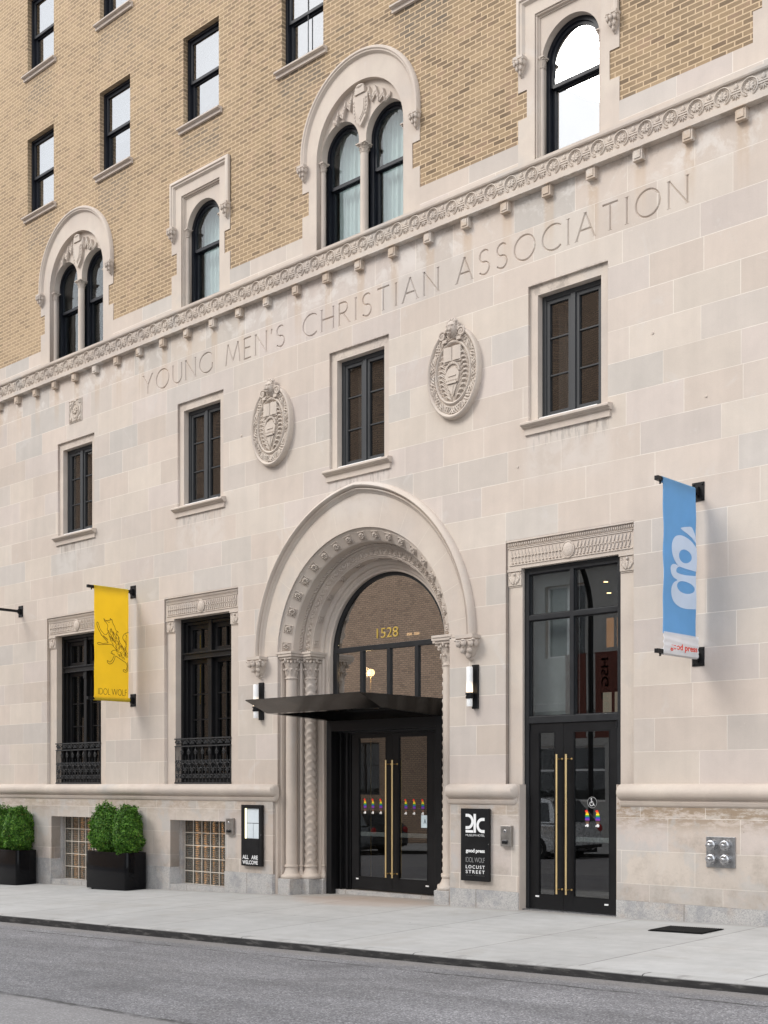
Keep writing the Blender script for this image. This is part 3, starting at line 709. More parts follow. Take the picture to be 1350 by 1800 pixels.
def arch_strip(m, cx, cz, r0, r1, y0, y1, zb, n=24):
    """frame following an arched opening: jambs down to zb and the half circle"""
    P_ = [(cx - 1, zb, 0)]
    rings = []
    path = [('L', zb)] + [('A', a) for a in [180 - 180 * i / n for i in range(n + 1)]] + [('R', zb)]
    for k, v in path:
        if k == 'L': f = lambda r: (cx - r, v)
        elif k == 'R': f = lambda r: (cx + r, v)
        else: f = lambda r: (cx + r * cos(radians(v)), cz + r * sin(radians(v)))
        a, b = f(r0), f(r1)
        rings.append([(a[0], y0, a[1]), (b[0], y0, b[1]), (b[0], y1, b[1]), (a[0], y1, a[1])])
    m.sweep(rings, True); return m
def arch_plate(cx, cz, r, zb, n=24): return [(cx - r, zb)] + arcpts(cx, cz, r, 180, 0, n) + [(cx + r, zb)]

def curtain(x0, x1, z0, z1, y, parent, amp=.022, wl=.085, mat=None, ztop=None):
    m = MB(); n = int((x1 - x0) / .012); A = []; B = []
    for i in range(n + 1):
        x = x0 + (x1 - x0) * i / n; yy = y + amp * sin(2 * pi * x / wl + 1.3 * sin(x * 9)) + .3 * amp * sin(x * 31)
        A.append((x, yy, z0)); B.append((x, yy * 1.0, z1))
    m.sweep([A, B]); return m.build('curtain', mat or M['curt'], parent, smooth=80)
M['blindm'] = simple('linen_curtain', (.30, .28, .24), .9, var=.06)
M['curt'] = simple('sheer_curtain', (.50, .535, .52), .9, var=.06)

def half_window(c, cz, r, zb, y, parent, glassm):
    """one round-headed double-hung light"""
    m = MB(); arch_strip(m, c, cz, r + .02, r - .045, y, y + .13, zb)
    m.build('window_frame', M['navy'], parent); w = parent
    m = MB(); arch_strip(m, c, cz, r - .045, r - .085, y + .025, y + .06, 10.60)
    m.box(c - r + .085, c + r - .085, y + .02, y + .065, 10.585, 10.635)
    rr = r - .047
    m.box(c - rr, c - rr + .05, y + .07, y + .105, zb, 10.62).box(c + rr - .05, c + rr, y + .07, y + .105, zb, 10.62)
    m.box(c - rr + .05, c + rr - .05, y + .071, y + .104, zb, zb + .07).box(c - rr + .05, c + rr - .05, y + .071, y + .104, 10.575, 10.62)
    m.build('sash', M['navy'], w)
    g = plate('pane', [arch_plate(c, cz, r - .083, 10.636)], y + .045, y + .048, glassm, w)
    MB().box(c - rr + .05, c + rr - .05, y + .088, y + .090, zb + .07, 10.575).build('pane', glassm, w)
    return w

def double_window(c, glassm, n):
    # tympanum plate with its two round-headed lights
    outer = arch_plate(c, 11.0, .885, 9.60, 32)
    hl = [arch_plate(c + s * .462, 11.075, .39, 9.60, 24) for s in (-1, 1)]
    loop = [(c - .885, 10.98)] + arcpts(c, 11.0, .885, 180, 0, 32) + [(c + .885, 10.98), (c + .852, 10.98)] + arcpts(c + .462, 11.075, .39, 0, 180, 20) + [(c + .072, 10.98), (c - .072, 10.98)] + arcpts(c - .462, 11.075, .39, 0, 180, 20) + [(c - .852, 10.98)]
    w = plate('arched_window', [loop], .085, .32, M['stone'], hotel)
    m = MB()
    # roll inside the big arch
    for q in (-1, 1): MB().lathe((c + q * .850, .11, 0), [(.040, 9.60), (.040, 10.86)], 14).build('jamb_shaft', M['stone'], w, smooth=40)
    for q in (-1, 1):
        capital((c + q * .850, .11), .043, 10.86, 10.99, M['carved'], w, 6, seg=14)
    m = MB().lathe((c, .125, 0), [(.088, 9.60), (.088, 9.64), (.078, 9.66), (.066, 9.67), (.062, 9.70), (.060, 10.88)], 20)
    m.build('column', M['stone'], w, smooth=40); capital((c, .125), .058, 10.87, 11.0, M['carved'], w, 7)
    # hood mould
    m = MB(); prof = [(1.195, .012), (1.195, -.035), (1.175, -.060), (1.15, -.062), (1.135, -.045), (1.12, -.045), (1.105, -.025), (1.09, 0)]
    rings = []
    for a in [('b', -1)] + list(range(0, 181, 5)) + [('b', 1)]:
        if isinstance(a, tuple): rings.append([(c + (r if a[1] < 0 else -r) * 1.0, y, 11.0) for r, y in prof])
        else: rings.append([(c + r * cos(radians(a)), y, 11.11 + r * sin(radians(a))) for r, y in prof])
    m.sweep(rings, True); m.build('hood_mould', M['stone'], w, smooth=45)
    for q in (-1, 1): corbel(c + q * 1.14, 11.0, .15, .24, .10, w)
    # shield and ribbon in the tympanum
    m = MB(); zc = 11.47; yb = .118
    def shield(sx, sz, y0, y1, cx, cz):
        L = [(cx - sx, cz + sz * .9), (cx, cz + sz), (cx + sx, cz + sz * .9), (cx + sx * .98, cz + sz * .1), (cx + sx * .75, cz - sz * .45), (cx, cz - sz), (cx - sx * .75, cz - sz * .45), (cx - sx * .98, cz + sz * .1)]
        m.ext(L, y0, y1, 'y')
    shield(.150, .235, .035, .09, c, zc); shield(.108, .175, .026, .040, c, zc + .010); shield(.086, .145, .018, .030, c, zc + .012)
    for q in (-1, 1):
        for j in range(6): m.ell((c + q * (.130 - .006 * j), .032, zc + .15 - .055 * j), (.012, .010, .022), 6, 4)
    m.ext([(c - .10, zc + .235), (c + .10, zc + .235), (c + .085, zc + .335), (c + .03, zc + .365), (c - .05, zc + .36), (c - .09, zc + .325)], .015, .09, 'y')
    m.ell((c, .03, zc + .345), (.085, .032, .030), 12, 6)
    for q in (-1, 1):
        segs = [((.10, .22), (.17, .31), .10), ((.17, .31), (.21, .13), .11), ((.21, .13), (.30, .26), .12), ((.30, .26), (.36, .06), .12), ((.36, .06), (.45, .16), .11), ((.45, .16), (.49, .0), .09), ((.49, .0), (.58, .07), .07)]
        for j, ((a0, b0), (a1, b1), w_) in enumerate(segs):
            b0 = b0 * .8 + .03; b1 = b1 * .8 + .03; w_ *= .82
            y0 = .050 - .022 * (j % 2); L = [(c + q * a0, zc - .02 + b0 + w_ / 2 - a0 * .05), (c + q * a1, zc - .02 + b1 + w_ / 2 - a1 * .05), (c + q * a1, zc - .02 + b1 - w_ / 2 - a1 * .05), (c + q * a0, zc - .02 + b0 - w_ / 2 - a0 * .05)]
            if q < 0: L = L[::-1]
            m.ext(L, y0, .09, 'y')
            for t_ in (.25, .5, .75): m.ell((c + q * (a0 + (a1 - a0) * t_), y0, zc - .02 + b0 + (b1 - b0) * t_ - (a0 + (a1 - a0) * t_) * .05), (.014, .010, .020), 6, 4)
    m.build('carved_shield', M['carved'], w, smooth=40)
    for s in (-1, 1): half_window(c + s * .462, 11.075, .39, 9.60, .20, w, glassm)
    for s in (-1, 1):
        if n: curtain(c + s * .462 - .36, c + s * .462 + .37, 9.7, 11.5, .42, w)
        else: curtain(c + s * .462 - .05, c + s * .462 + .30, 9.7, 11.5, .45, w)
    return w
double_window(DC[0], M['g_arch'], 0); double_window(DC[1], M['g_arch'], 1)

def single_window(c, glassm, curt):
    r = .44; cz = 10.91
    loop = [(c - .50, 9.60), (c - .50, 11.53), (c + .50, 11.53), (c + .50, 9.60), (c + r, 9.60)] + arcpts(c, cz, r, 0, 180, 24) + [(c - r, 9.60)]
    w = plate('arched_window', [loop], .07, .30, M['stone'], hotel)
    m = MB()
    for q in (-1, 1):
        m.ext([(c + q * .50, .02), (c + q * .478, .02), (c + q * .478, .05), (c + q * .460, .055), (c + q * .460, .07), (c + q * .50, .07)], 9.60, 11.50, 'z')
        m.lathe((c + q * .455, .10, 0), [(.034, 9.64), (.034, 10.86)], 12); m.box(c + q * .455 - .045, c + q * .455 + .045, .055, .145, 9.60, 9.645)
    m.ext([(.02, 11.53), (.02, 11.508), (.05, 11.508), (.055, 11.485), (.07, 11.485), (.07, 11.53)], c - .50, c + .50, 'x')
    m.build('inner_moulding', M['stone'], w, smooth=35)
    for q in (-1, 1): capital((c + q * .455, .10), .038, 10.84, 10.98, M['carved'], w, 6, seg=14)
    # rectangular label mould
    m = MB(); prof = [(0, .012), (0, -.045), (.025, -.06), (.05, -.06), (.06, -.04), (.085, -.04), (.10, -.02), (.115, 0)]
    rings = [[(c - .765 + o, y, 11.02) for o, y in prof], [(c - .765 + o, y, 11.80 - o) for o, y in prof], [(c + .765 - o, y, 11.80 - o) for o, y in prof], [(c + .765 - o, y, 11.02) for o, y in prof]]
    m.sweep(rings, True); m.build('label_mould', M['stone'], w, smooth=35)
    for q in (-1, 1): corbel(c + q * .705, 11.03, .15, .25, .10, w)
    half_window(c, cz, .43, 9.60, .17, w, glassm)
    if curt: curtain(c - .41, c + .42, 9.7, 11.4, .42, w)
    return w
single_window(SC[0], M['g_arch'], True); single_window(SC[1], M['g_arch_r'], False)

# ---------------------------------------------------------------- casement windows of the limestone storey
for k in CX:
    c = CX[k]
    m = MB(); y = .04
    m.box(c - .602, c - .48, y, .3, 6.262, 8.045).box(c + .48, c + .602, y, .3, 6.262, 8.045).box(c - .48, c + .48, y, .3, 7.915, 8.045)
    m.box(c - .48, c + .48, y, .3, 6.262, 6.30)
    w = m.build('casement_window', M['stone'], hotel)
    m = MB(); frame_rect(m, c - .478, c + .478, 6.30, 7.912, .062, .135, .22, .07)
    m.box(c - .036, c + .036, .128, .215, 6.37, 7.85)
    m.build('frame', M['grey'], w, bevel=.004)
    m = MB(); frame_rect(m, c - .415, c - .037, 6.371, 7.849, .045, .150, .2); frame_rect(m, c + .037, c + .415, 6.371, 7.849, .045, .150, .2)
    for zz in (6.88, 7.36): m.box(c - .37, c - .082, .158, .178, zz - .008, zz + .008).box(c + .082, c + .37, .158, .178, zz - .008, zz + .008)
    m.build('sash', M['grey'], w)
    MB().box(c - .372, c - .080, .180, .182, 6.415, 7.805).box(c + .080, c + .372, .180, .182, 6.415, 7.805).build('pane', M['g_mid'], w)
    m = MB().ext([(.135, 6.322), (-.02, 6.292), (-.080, 6.284), (-.100, 6.270), (-.100, 6.248), (-.085, 6.234), (-.060, 6.230), (-.060, 6.216), (-.045, 6.214), (-.045, 6.206), (.135, 6.206)], c - .665, c + .665).box(c - .645, c + .645, -.030, .135, 6.125, 6.206)
    m.build('sill', M['stone'], w, smooth=40)
    m = MB().box(c - .45, c + .42, .134, .03, 6.318, 6.332); m.build('sill_flashing', M['white'], w)
    curtain(c - .46, c - .30, 6.3, 7.9, .5, w, mat=M['blindm'])

# ---------------------------------------------------------------- tall ground floor windows with iron railings
def lintel(c, parent):
    m = MB().box(c - .965, c + .965, .028, .30, 4.432, 4.808)
    m.box(c - .965, c + .965, .0, .028, 4.785, 4.808)
    m.box(c - .93, c + .93, .016, .028, 4.688, 4.700).box(c - .93, c + .93, .016, .028, 4.478, 4.488)
    l = m.build('lintel', M['stone'], parent)
    m = MB()
    n = 64
    for i in range(n):
        x = c - .955 + 1.91 * (i + .5) / n; m.ell((x, .026, 4.748), (.011, .022, .026), 6, 5)
        m.ell((x + .015, .027, 4.722), (.008, .014, .010), 5, 4); m.ell((x + .015, .027, 4.772), (.008, .014, .008), 5, 4)
    m.box(c - .96, c + .96, .012, .027, 4.706, 4.713)
    for i in range(34):
        x = c - .915 + 1.83 * (i + .5) / 34
        if abs(x - c) < .10: continue
        sk = .012 if x < c else -.012
        for zz in (4.620, 4.542):
            m.tube([(x - sk, .024, zz + .052), (x, .020, zz), (x + sk, .024, zz - .030)], [.007, .010, .007], 5)
            m.ell((x + sk, .022, zz - .033), (.016, .018, .011), 6, 4)
    m.ell((c, .022, 4.583), (.085, .034, .098), 18, 8)
    m.tube([(c + .088 * cos(a), .012, 4.583 + .10 * sin(a)) for a in [2 * pi * i / 24 for i in range(24)]], .009, 5, True)
    m.build('carved_ornament', M['carved'], parent, smooth=45)
    return l
def pilaster(c, x0, x1, zb, parent, flip=1):
    m = MB().box(x0, x1, .058, .3, zb, 4.432)
    m.box(x0 + .008, x1 - .008, .046, .058, 4.20, 4.215)
    p = m.build('pilaster', M['stone'], parent, bevel=.003)
    m = MB(); xc = (x0 + x1) / 2
    m.box(x0 + .004, x1 - .004, .036, .0575, 4.218, 4.395).box(x0 - .006, x1 + .006, .022, .0575, 4.40, 4.430)
    for s in (-1, 1):
        m.tube([(xc + s * (.02 + .05 * q), .034, 4.24 + .13 * q + .02 * sin(q * 5)) for q in [i / 6 for i in range(7)]], [.016 - .001 * i for i in range(7)], 6)
        m.tube([(xc + s * (.085 + .018 * cos(a) * (1 - a / 14)), .034, 4.372 + .018 * sin(a)) for a in [i * .8 for i in range(9)]], .007, 5)
        m.ell((xc + s * .05, .033, 4.28), (.022, .016, .04), 6, 5, Matrix.Rotation(radians(25 * s), 3, 'Y')); m.ell((xc + s * .075, .033, 4.315), (.016, .014, .03), 6, 5)
    m.ell((xc, .032, 4.29), (.02, .018, .05), 6, 5); m.ell((xc, .028, 4.365), (.022, .02, .02), 6, 5)
    m.build('capital', M['carved'], parent, smooth=45)
def railing(c, z0, z1, parent):
    w = .735; m = MB(); y = .05
    R = m.box
    R(c - w, c + w, y - .02, y + .02, z1 - .022, z1).box(c - w, c + w, y - .014, y + .014, z1 - .145, z1 - .125).box(c - w, c + w, y - .016, y + .016, z0, z0 + .028)
    n = 8; st = 2 * w / n
    def scroll(cx, cz, r, a0, turns, sgn):
        return [(cx + sgn * r * (1 - .62 * q) * cos(a0 + q * turns * 2 * pi), y, cz + r * (1 - .62 * q) * sin(a0 + q * turns * 2 * pi)) for q in [i / 12 for i in range(13)]]
    for i in range(n + 1):
        x = c - w + st * i; x = min(max(x, c - w + .012), c + w - .012)
        m.box(x - .0045, x + .0045, y - .005, y + .005, z0, z1 - .13)
        if 0 < i < n:
            m.ell((x, y, z1 - .215), (.022, .014, .035), 8, 6); m.ell((x, y, z1 - .168), (.008, .008, .02), 6, 4)
            for s in (-1, 1):
                m.tube(scroll(x + s * .030, z1 - .235, .018, -.6, .7, s), .0045, 4); m.ell((x + s * .02, y, z1 - .26), (.012, .010, .014), 6, 4)
    H = (z1 - .30) - z0
    for i in range(n):
        x = c - w + st * (i + .5); up = i % 2
        for s in (-1, 1):
            xo = x + s * st * .5
            m.tube([(x, y, z0 + .03 + H * .30)] + [(x + s * st * .5 * q, y, z0 + .03 + H * (.30 + .38 * q + .08 * sin(q * pi))) for q in (.25, .5, .75, .92)], .0085, 5)
            m.tube(scroll(x + s * st * .30, z0 + H * .80, st * .25, 2.6, .95, s), .0085, 5)
            m.tube(scroll(x + s * st * .24, z0 + H * .26, st * .25, 3.6, -.95, s), .0085, 5)
            m.tube(scroll(x + s * st * .22, z0 + H * .52, st * .19, .4, .9, s), .0075, 5)
            m.ell((x + s * st * .30, y, z0 + H * .80), (.012, .010, .012), 6, 4)
            m.ell((x + s * st * .24, y, z0 + H * .26), (.012, .010, .012), 6, 4)
            m.tube(scroll(x + s * st * .24, z1 - .075, st * .24, 0, .9, s), .008, 5); m.ell((x + s * st * .24, y, z1 - .075), (.012, .010, .012), 6, 4)
        m.ell((x, y, z1 - .07), (.013, .012, .038), 6, 5); m.ell((x, y, z0 + H * .10), (.012, .01, .03), 6, 5)
        m.tube([(x, y, z0 + .02), (x, y, z1 - .30)], .0035, 4)
    return m.build('window_railing', M['iron'], parent, smooth=50)
for k in (-2, -1):
    c = CX[k]
    m = MB(); frame_rect(m, c - .728, c + .728, 1.63, 4.43, .06, .17, .42)
    frame_rect(m, c - .668, c + .668, 1.69, 4.37, .05, .22, .42)
    m.box(c - .668, c + .668, .185, .40, 3.74, 3.85).box(c - .70, c + .70, .160, .19, 3.825, 3.850).box(c - .70, c + .70, .165, .19, 3.735, 3.752)
    m.box(c - .045, c + .045, .205, .40, 1.69, 4.37).box(c - .055, c + .055, .195, .21, 3.60, 3.74)
    w = m.build('tall_window', M['metal'], hotel, bevel=.004)
    lintel(c, w); pilaster(c, c - .965, c - .73, 1.62, w); pilaster(c, c + .73, c + .965, 1.62, w)
    MB().box(c - .965, c + .965, .0, .3, 1.60, 1.628).build('sill', M['stone'], w)
    m = MB()
    for s in (-1, 1):
        a, b = (c - .618, c - .045) if s < 0 else (c + .045, c + .618)
        frame_rect(m, a, b, 1.74, 3.74, .075, .27, .34); frame_rect(m, a, b, 3.85, 4.32, .075, .27, .34)
        for zz in (2.29, 2.72, 3.15): m.box(a + .075, b - .075, .285, .31, zz - .009, zz + .009)
        m.box((a + b) / 2 - .010, (a + b) / 2 + .010, .286, .312, 1.80, 3.68).box((a + b) / 2 - .012, (a + b) / 2 + .012, .286, .312, 3.9, 4.26)
    m.build('sash', M['metal'], w)
    m = MB()
    for s in (-1, 1):
        a, b = (c - .545, c - .12) if s < 0 else (c + .12, c + .545)
        m.box(a, b, .320, .322, 1.81, 3.67).box(a, b, .320, .322, 3.92, 4.25)
    m.build('pane', M['g_low'], w)
    railing(c, 1.632, 2.40, w)

# glass block windows in the plinth
def gblock(name):
    t = NT(name); p, x, y, z = t.pos()
    rb = t.n('TexWave', {'Vector': p, 'Scale': 9.0, 'Distortion': .4}, wave_type='BANDS', bands_direction='Z').outputs['Fac']
    bn = t.n('Bump', {'Height': rb, 'Strength': .8, 'Distance': .02})
    gl = t.n('BsdfPrincipled', {'Base Color': (.50, .50, .46), 'Roughness': .08, 'Transmission Weight': .85, 'IOR': 1.25}); t.t.links.new(bn.outputs[0], gl.inputs['Normal'])
    t.t.links.new(gl.outputs[0], t.out.inputs['Surface']); return t.m
M['gblock'] = gblock('glass_block')
def litblind(name):
    t = NT(name); p, x, y, z = t.pos()
    fx = t.math('FRACT', t.math('DIVIDE', t.math('ADD', x, 4.30), .215)); mk = t.rng(fx, .40, .55, 0, 1); mk = t.math('MULTIPLY', mk, t.rng(fx, .86, .95, 1, 0))
    fz = t.math('FRACT', t.math('DIVIDE', z, .036)); mk = t.math('MULTIPLY', mk, t.rng(fz, .35, .55, 0, 1))
    mk = t.math('MULTIPLY', mk, t.rng(t.noise(p, 2.2, 3), .35, .6, .25, 1))
    b = t.n('BsdfPrincipled', {'Base Color': (.22, .17, .12), 'Roughness': .8, 'Emission Color': (1.0, .50, .20), 'Emission Strength': t.math('MULTIPLY', mk, 3.0)})  # orange lamplight painted onto the blind as striped emission
    t.t.links.new(b.outputs[0], t.out.inputs['Surface']); return t.m
M['litblind'] = litblind('lit_blind')
for i, (a, b) in enumerate(BW):
    zb = lerp(GW, (a + b) / 2) + .075; z1 = 1.022
    w = MB().box(a, b, -.045, .30, zb - .5, zb).box(a, a + .075, .15, .30, zb, z1).build('basement_window', M['granite'], hotel)
    a2, b2 = a + .075, b; nx = 6; nz = 5; dx = (b2 - a2) / nx; dz = (z1 - zb) / nz
    m = MB()
    for i in range(nx):
        for j in range(nz): m.box(a2 + i * dx + .006, a2 + (i + 1) * dx - .006, .212, .27, zb + j * dz + .006, zb + (j + 1) * dz - .006)
    m.build('glass_block', M['gblock'], w, bevel=.006)
    m = MB()
    for i in range(nx + 1): m.box(a2 + i * dx - .006, a2 + i * dx + .006, .208, .28, zb, z1)
    for j in range(nz + 1): m.box(a2, b2, .209, .279, zb + j * dz - .006, zb + j * dz + .006)
    m.build('block_joints', M['mortar'], w)
    MB().box(a2, b2, .36, .37, zb, z1).build('lit_blind', M['litblind'], w)

# ---------------------------------------------------------------- the entrance portal
def sweep_portal(m, arch, jamb, zb, n=40):
    rings = [[(-r, y, zb) for r, y in jamb], [(-r, y, PC) for r, y in jamb]]
    m.sweep(rings); m.sweep([[(-p[0], p[1], p[2]) for p in r] for r in rings])
    m.sweep([[(r * cos(radians(a)), y, PC + r * sin(radians(a))) for r, y in arch] for a in [180 * i / n for i in range(n + 1)]])
ap = [(1.742, -.002), (1.742, .03), (1.715, .045), (1.70, .045), (1.585, .135), (1.575, .14), (1.56, .16), (1.55, .30), (1.545, .335), (1.50, .335), (1.495, .345), (1.36, .36), (1.35, .365), (1.34, .50), (1.30, .505), (1.275, .53), (1.27, .56), (1.235, .565), (1.21, .59), (1.185, .595), (1.18, .60), (1.18, .72)]
jp = [(1.742, -.002), (1.742, .05), (1.70, .05), (1.70, .24), (1.545, .25), (1.545, .30), (1.52, .31), (1.50, .31), (1.50, .475), (1.315, .485), (1.305, .51), (1.28, .52), (1.28, .55), (1.255, .56), (1.22, .56), (1.21, .58), (1.18, .58), (1.18, .72)]
m = MB(); sweep_portal(m, ap, jp, -.3)
# closing shelf where arch and jamb profiles differ
for q in (-1, 1):
    m.box(min(q * 1.52, q * 1.735), max(q * 1.52, q * 1.735), .052, .28, PC - .002, PC + .04); m.box(min(q * 1.30, q * 1.53), max(q * 1.30, q * 1.53), .34, .56, PC - .002, PC + .04)
portal = m.build('entrance_portal', M['stone'], hotel, smooth=30)
# voussoirs between hood and inner order
RH = 2.419; CO = .209
def pointed(o, n=26, ext=None):
    R = RH - o; a1 = math.degrees(acos(CO / R)); right = [(-CO + R * cos(radians(a1 * i / n)), PC + R * sin(radians(a1 * i / n))) for i in range(n + 1)]
    return right + [(-a, b) for a, b in right[::-1][1:]]
vl = pointed(.165) + arcpts(0, PC, 1.742, 180, 0, 40)
plate('arch_ring', [vl], -.005, .0, M['stone'], portal)
m = MB()
for i in range(13):
    a = radians(7 + 166 * i / 12); 
    if i == 6: continue
    r0 = 1.745
    # outer radius where the ray meets the pointed extrados
    ca, sa = abs(cos(a)), sin(a); R = RH - .17; r1 = -CO * ca + sqrt(max(0, R * R - CO * CO * sa * sa))
    w_ = .0022; nx, nz = -sin(a) * w_, cos(a) * w_
    A = (r0 * cos(a), PC + r0 * sin(a)); B = (r1 * cos(a), PC + r1 * sin(a))
    m.add([(A[0] - nx, -.0058, A[1] - nz), (B[0] - nx, -.0058, B[1] - nz), (B[0] + nx, -.0058, B[1] + nz), (A[0] + nx, -.0058, A[1] + nz)], [(0, 1, 2, 3)])
m.build('arch_joints', M['mortar'], portal)
hp = [(0, 0), (0, -.045), (.012, -.07), (.032, -.095), (.055, -.105), (.072, -.095), (.078, -.06), (.088, -.036), (.098, -.058), (.110, -.072), (.122, -.062), (.128, -.034), (.145, -.026), (.165, 0)]
m = MB(); N_ = 30; rings = []
for i in range(N_ + 1):
    rg = []
    for o, y in hp:
        R = RH - o; a = acos(CO / R) * i / N_; rg.append((-CO + R * cos(a), y, PC + R * sin(a)))
    rings.append(rg)
m.sweep(rings, True); m.sweep([[(-p[0], p[1], p[2]) for p in r] for r in rings], True)
m.build('hood_mould', M['stone'], portal, smooth=50)
for q in (-1, 1): corbel(q * 2.128, PC + .0, .30, .34, .17, portal)
# rosettes on the splayed order
for i in range(19):
    m = MB()
    a = radians(5 + 170 * i / 18); r = 1.643; y = .088; cx, cz = r * cos(a), PC + r * sin(a)
    nrm = Vector((-cos(a) * .62, -.78, -sin(a) * .62)).normalized(); t1 = Vector((-sin(a), 0, cos(a))); t2 = nrm.cross(t1)
    R = Matrix((t1, t2, nrm)).transposed()
    def P_(u, v, w): return Vector((cx, y, cz)) + t1 * u + t2 * v + nrm * w
    # sunk square surround
    L = [P_(a_, b_, .004) for a_, b_ in ((-.058, -.062), (.058, -.062), (.058, .062), (-.058, .062))]
    m.tube(L, .011, 4, True)
    for k in range(7):
        b = 2 * pi * k / 7; m.ell(P_(.032 * cos(b), .032 * sin(b), .016), (.019, .014, .022), 6, 4, R @ Matrix.Rotation(b, 3, 'Z'))
    m.tube([P_(.044 * cos(2 * pi * k / 16), .044 * sin(2 * pi * k / 16), .010) for k in range(16)], .008, 5, True)
    m.ell(P_(0, 0, .022), (.012, .012, .012), 6, 4)
    m.build('rosette', M['carved'], portal, smooth=45)
# rope moulding and scroll band on the inner order, small squares on the soffit
m = MB()
for ph in (0, pi):
    m.tube([((1.543 + .016 * cos(110 * radians(a / 4) + ph)) * cos(radians(a / 4)), .300 + .016 * sin(110 * radians(a / 4) + ph), PC + (1.543 + .016 * cos(110 * radians(a / 4) + ph)) * sin(radians(a / 4))) for a in range(4, 718, 2)], .013, 4)
ns = 46
for i in range(ns):
    a = pi * (i + .5) / ns; r = 1.43; y = .348
    ex, ez = cos(a), sin(a); tx, tz = -sin(a), cos(a); sg = 1 if i % 2 else -1
    def Q(u, v, w): return (ex * (r + v) + tx * u, y - w, PC + ez * (r + v) + tz * u)
    m.tube([Q(.040 * (1 - .7 * t_) * cos(sg * (t_ * 8.2)), .042 * (1 - .7 * t_) * sin(sg * (t_ * 8.2)), .012) for t_ in [j / 14 for j in range(15)]], .0095, 4)
    m.ell(Q(0, 0, .008), (.013, .012, .013), 6, 4)
    m.ell(Q(.046, sg * .036, .004), (.014, .010, .014), 6, 4); m.ell(Q(.046, -sg * .030, .004), (.010, .010, .010), 5, 4)
for rr in (1.487, 1.373): m.tube([(rr * cos(radians(a)), .346, PC + rr * sin(radians(a))) for a in range(0, 181, 3)], .006, 5)
for i in range(11):
    a = radians(8 + 164 * i / 10); cx, cz = 1.345 * cos(a), PC + 1.345 * sin(a); t = Vector((-sin(a), 0, cos(a))); nn = Vector((-cos(a), 0, -sin(a)))
    def S_(u, v, w): return Vector((cx, .432, cz)) + t * u + Vector((0, 1, 0)) * v + nn * w
    m.tube([S_(u, v, .006) for u, v in ((-.045, -.045), (.045, -.045), (.045, .045), (-.045, .045))], .008, 4, True)
    for k in range(4): m.ell(S_(.02 * cos(k * pi / 2), .02 * sin(k * pi / 2), .008), (.012, .012, .012), 5, 4)
m.build('carved_bands', M['carved'], portal, smooth=45)
# columns and capitals of both jambs
COLM = MB()
def scallop(q):
    m = MB(); n = 44; cx, cy = q * 1.405, .39; zs = [.345 + i * (3.255 - .345) / 250 for i in range(251)]; R = []
    for z in zs:
        rg = []
        for i in range(n):
            a = 2 * pi * i / n; sec = ((a - (-pi / 4 if q < 0 else -3 * pi / 4) + pi / 3) % (2 * pi / 3)) / (2 * pi / 3) * 2 - 1     # -1..1 per scallop
            f = (z / .118 + .62 * sec * sec) % 1.0
            b = .016 * (1 - abs(2 * ((f - .16) % 1.0) - 1) ** 1.6) - (.008 if f > .93 or f < .05 else 0)
            if .30 < f < .55: b -= .004 * (1 if int((a * 14)) % 2 else -.5)
            rr = .083 + b; rg.append((cx + rr * cos(a), cy + rr * sin(a), z))
        R.append(rg)
    m.sweep(R, True); return m
for q in (-1, 1):
    m = MB().lathe((q * 1.600, .165, 0), [(.092, .345), (.090, 1.6), (.087, 3.255)], 28); m.build('column_shaft', M['stone'], portal, smooth=50)
    scallop(q).build('carved_column_shaft', M['carved'], portal, smooth=60)
    m = MB()
    for cx, cy, r in ((q * 1.50, .275, .026), (q * 1.27, .535, .028)): m.lathe((cx, cy, 0), [(r, .34), (r, 3.58)], 12)
    m.build('colonnette', M['stone'], portal, smooth=50)
    for cx, cy, r in ((q * 1.600, .165, .087), (q * 1.405, .39, .087)):
        capital((cx, cy), r, 3.25, 3.605, M['carved'], portal, 8)
        m = MB().lathe((cx, cy, 0), [(r + .006, .375), (r + .022, .372), (r + .028, .355), (r + .022, .338), (r + .008, .334), (r + .012, .30), (r + .03, .25), (r + .048, .225), (r + .07, .218), (r + .08, .198), (r + .08, .18), (r + .068, .162), (r + .05, .16)], 28)
        m.build('column_base', M['stone'], portal, smooth=50)
    for cx, cy, r in ((q * 1.50, .275, .026), (q * 1.27, .535, .028)):
        MB().lathe((cx, cy, 0), [(r, .375), (r + .014, .355), (r, .335), (r + .006, .28), (r + .022, .225), (r + .034, .20), (r + .028, .165), (r, .16)], 14).build('column_base', M['stone'], portal, smooth=50)
    m = MB()
    s0, s1 = sorted((q * 1.735, q * 1.46)); m.box(s0, s1, -.005, .28, -.4, .162)
    s0, s1 = sorted((q * 1.53, q * 1.29)); m.box(s0 + .002, s1 - .002, .24, .50, -.4, .160)
    s0, s1 = sorted((q * 1.33, q * 1.185)); m.box(s0 + .002, s1, .44, .60, -.4, .158)
    m.build('granite_block', M['granite'], portal, bevel=.008)
    # imposts above the capitals
    m = MB()
    pts = [(1.742, .01), (1.742, .30)]
    for (cx, cy) in ((q * 1.600, .165), (q * 1.405, .39)):
        a = .165; m.box(cx - a, cx + a, cy - a, cy + a, 3.600, 3.640).box(cx - a - .012, cx + a + .012, cy - a - .012, cy + a + .012, 3.640, 3.672)
    m.build('impost', M['stone'], portal)

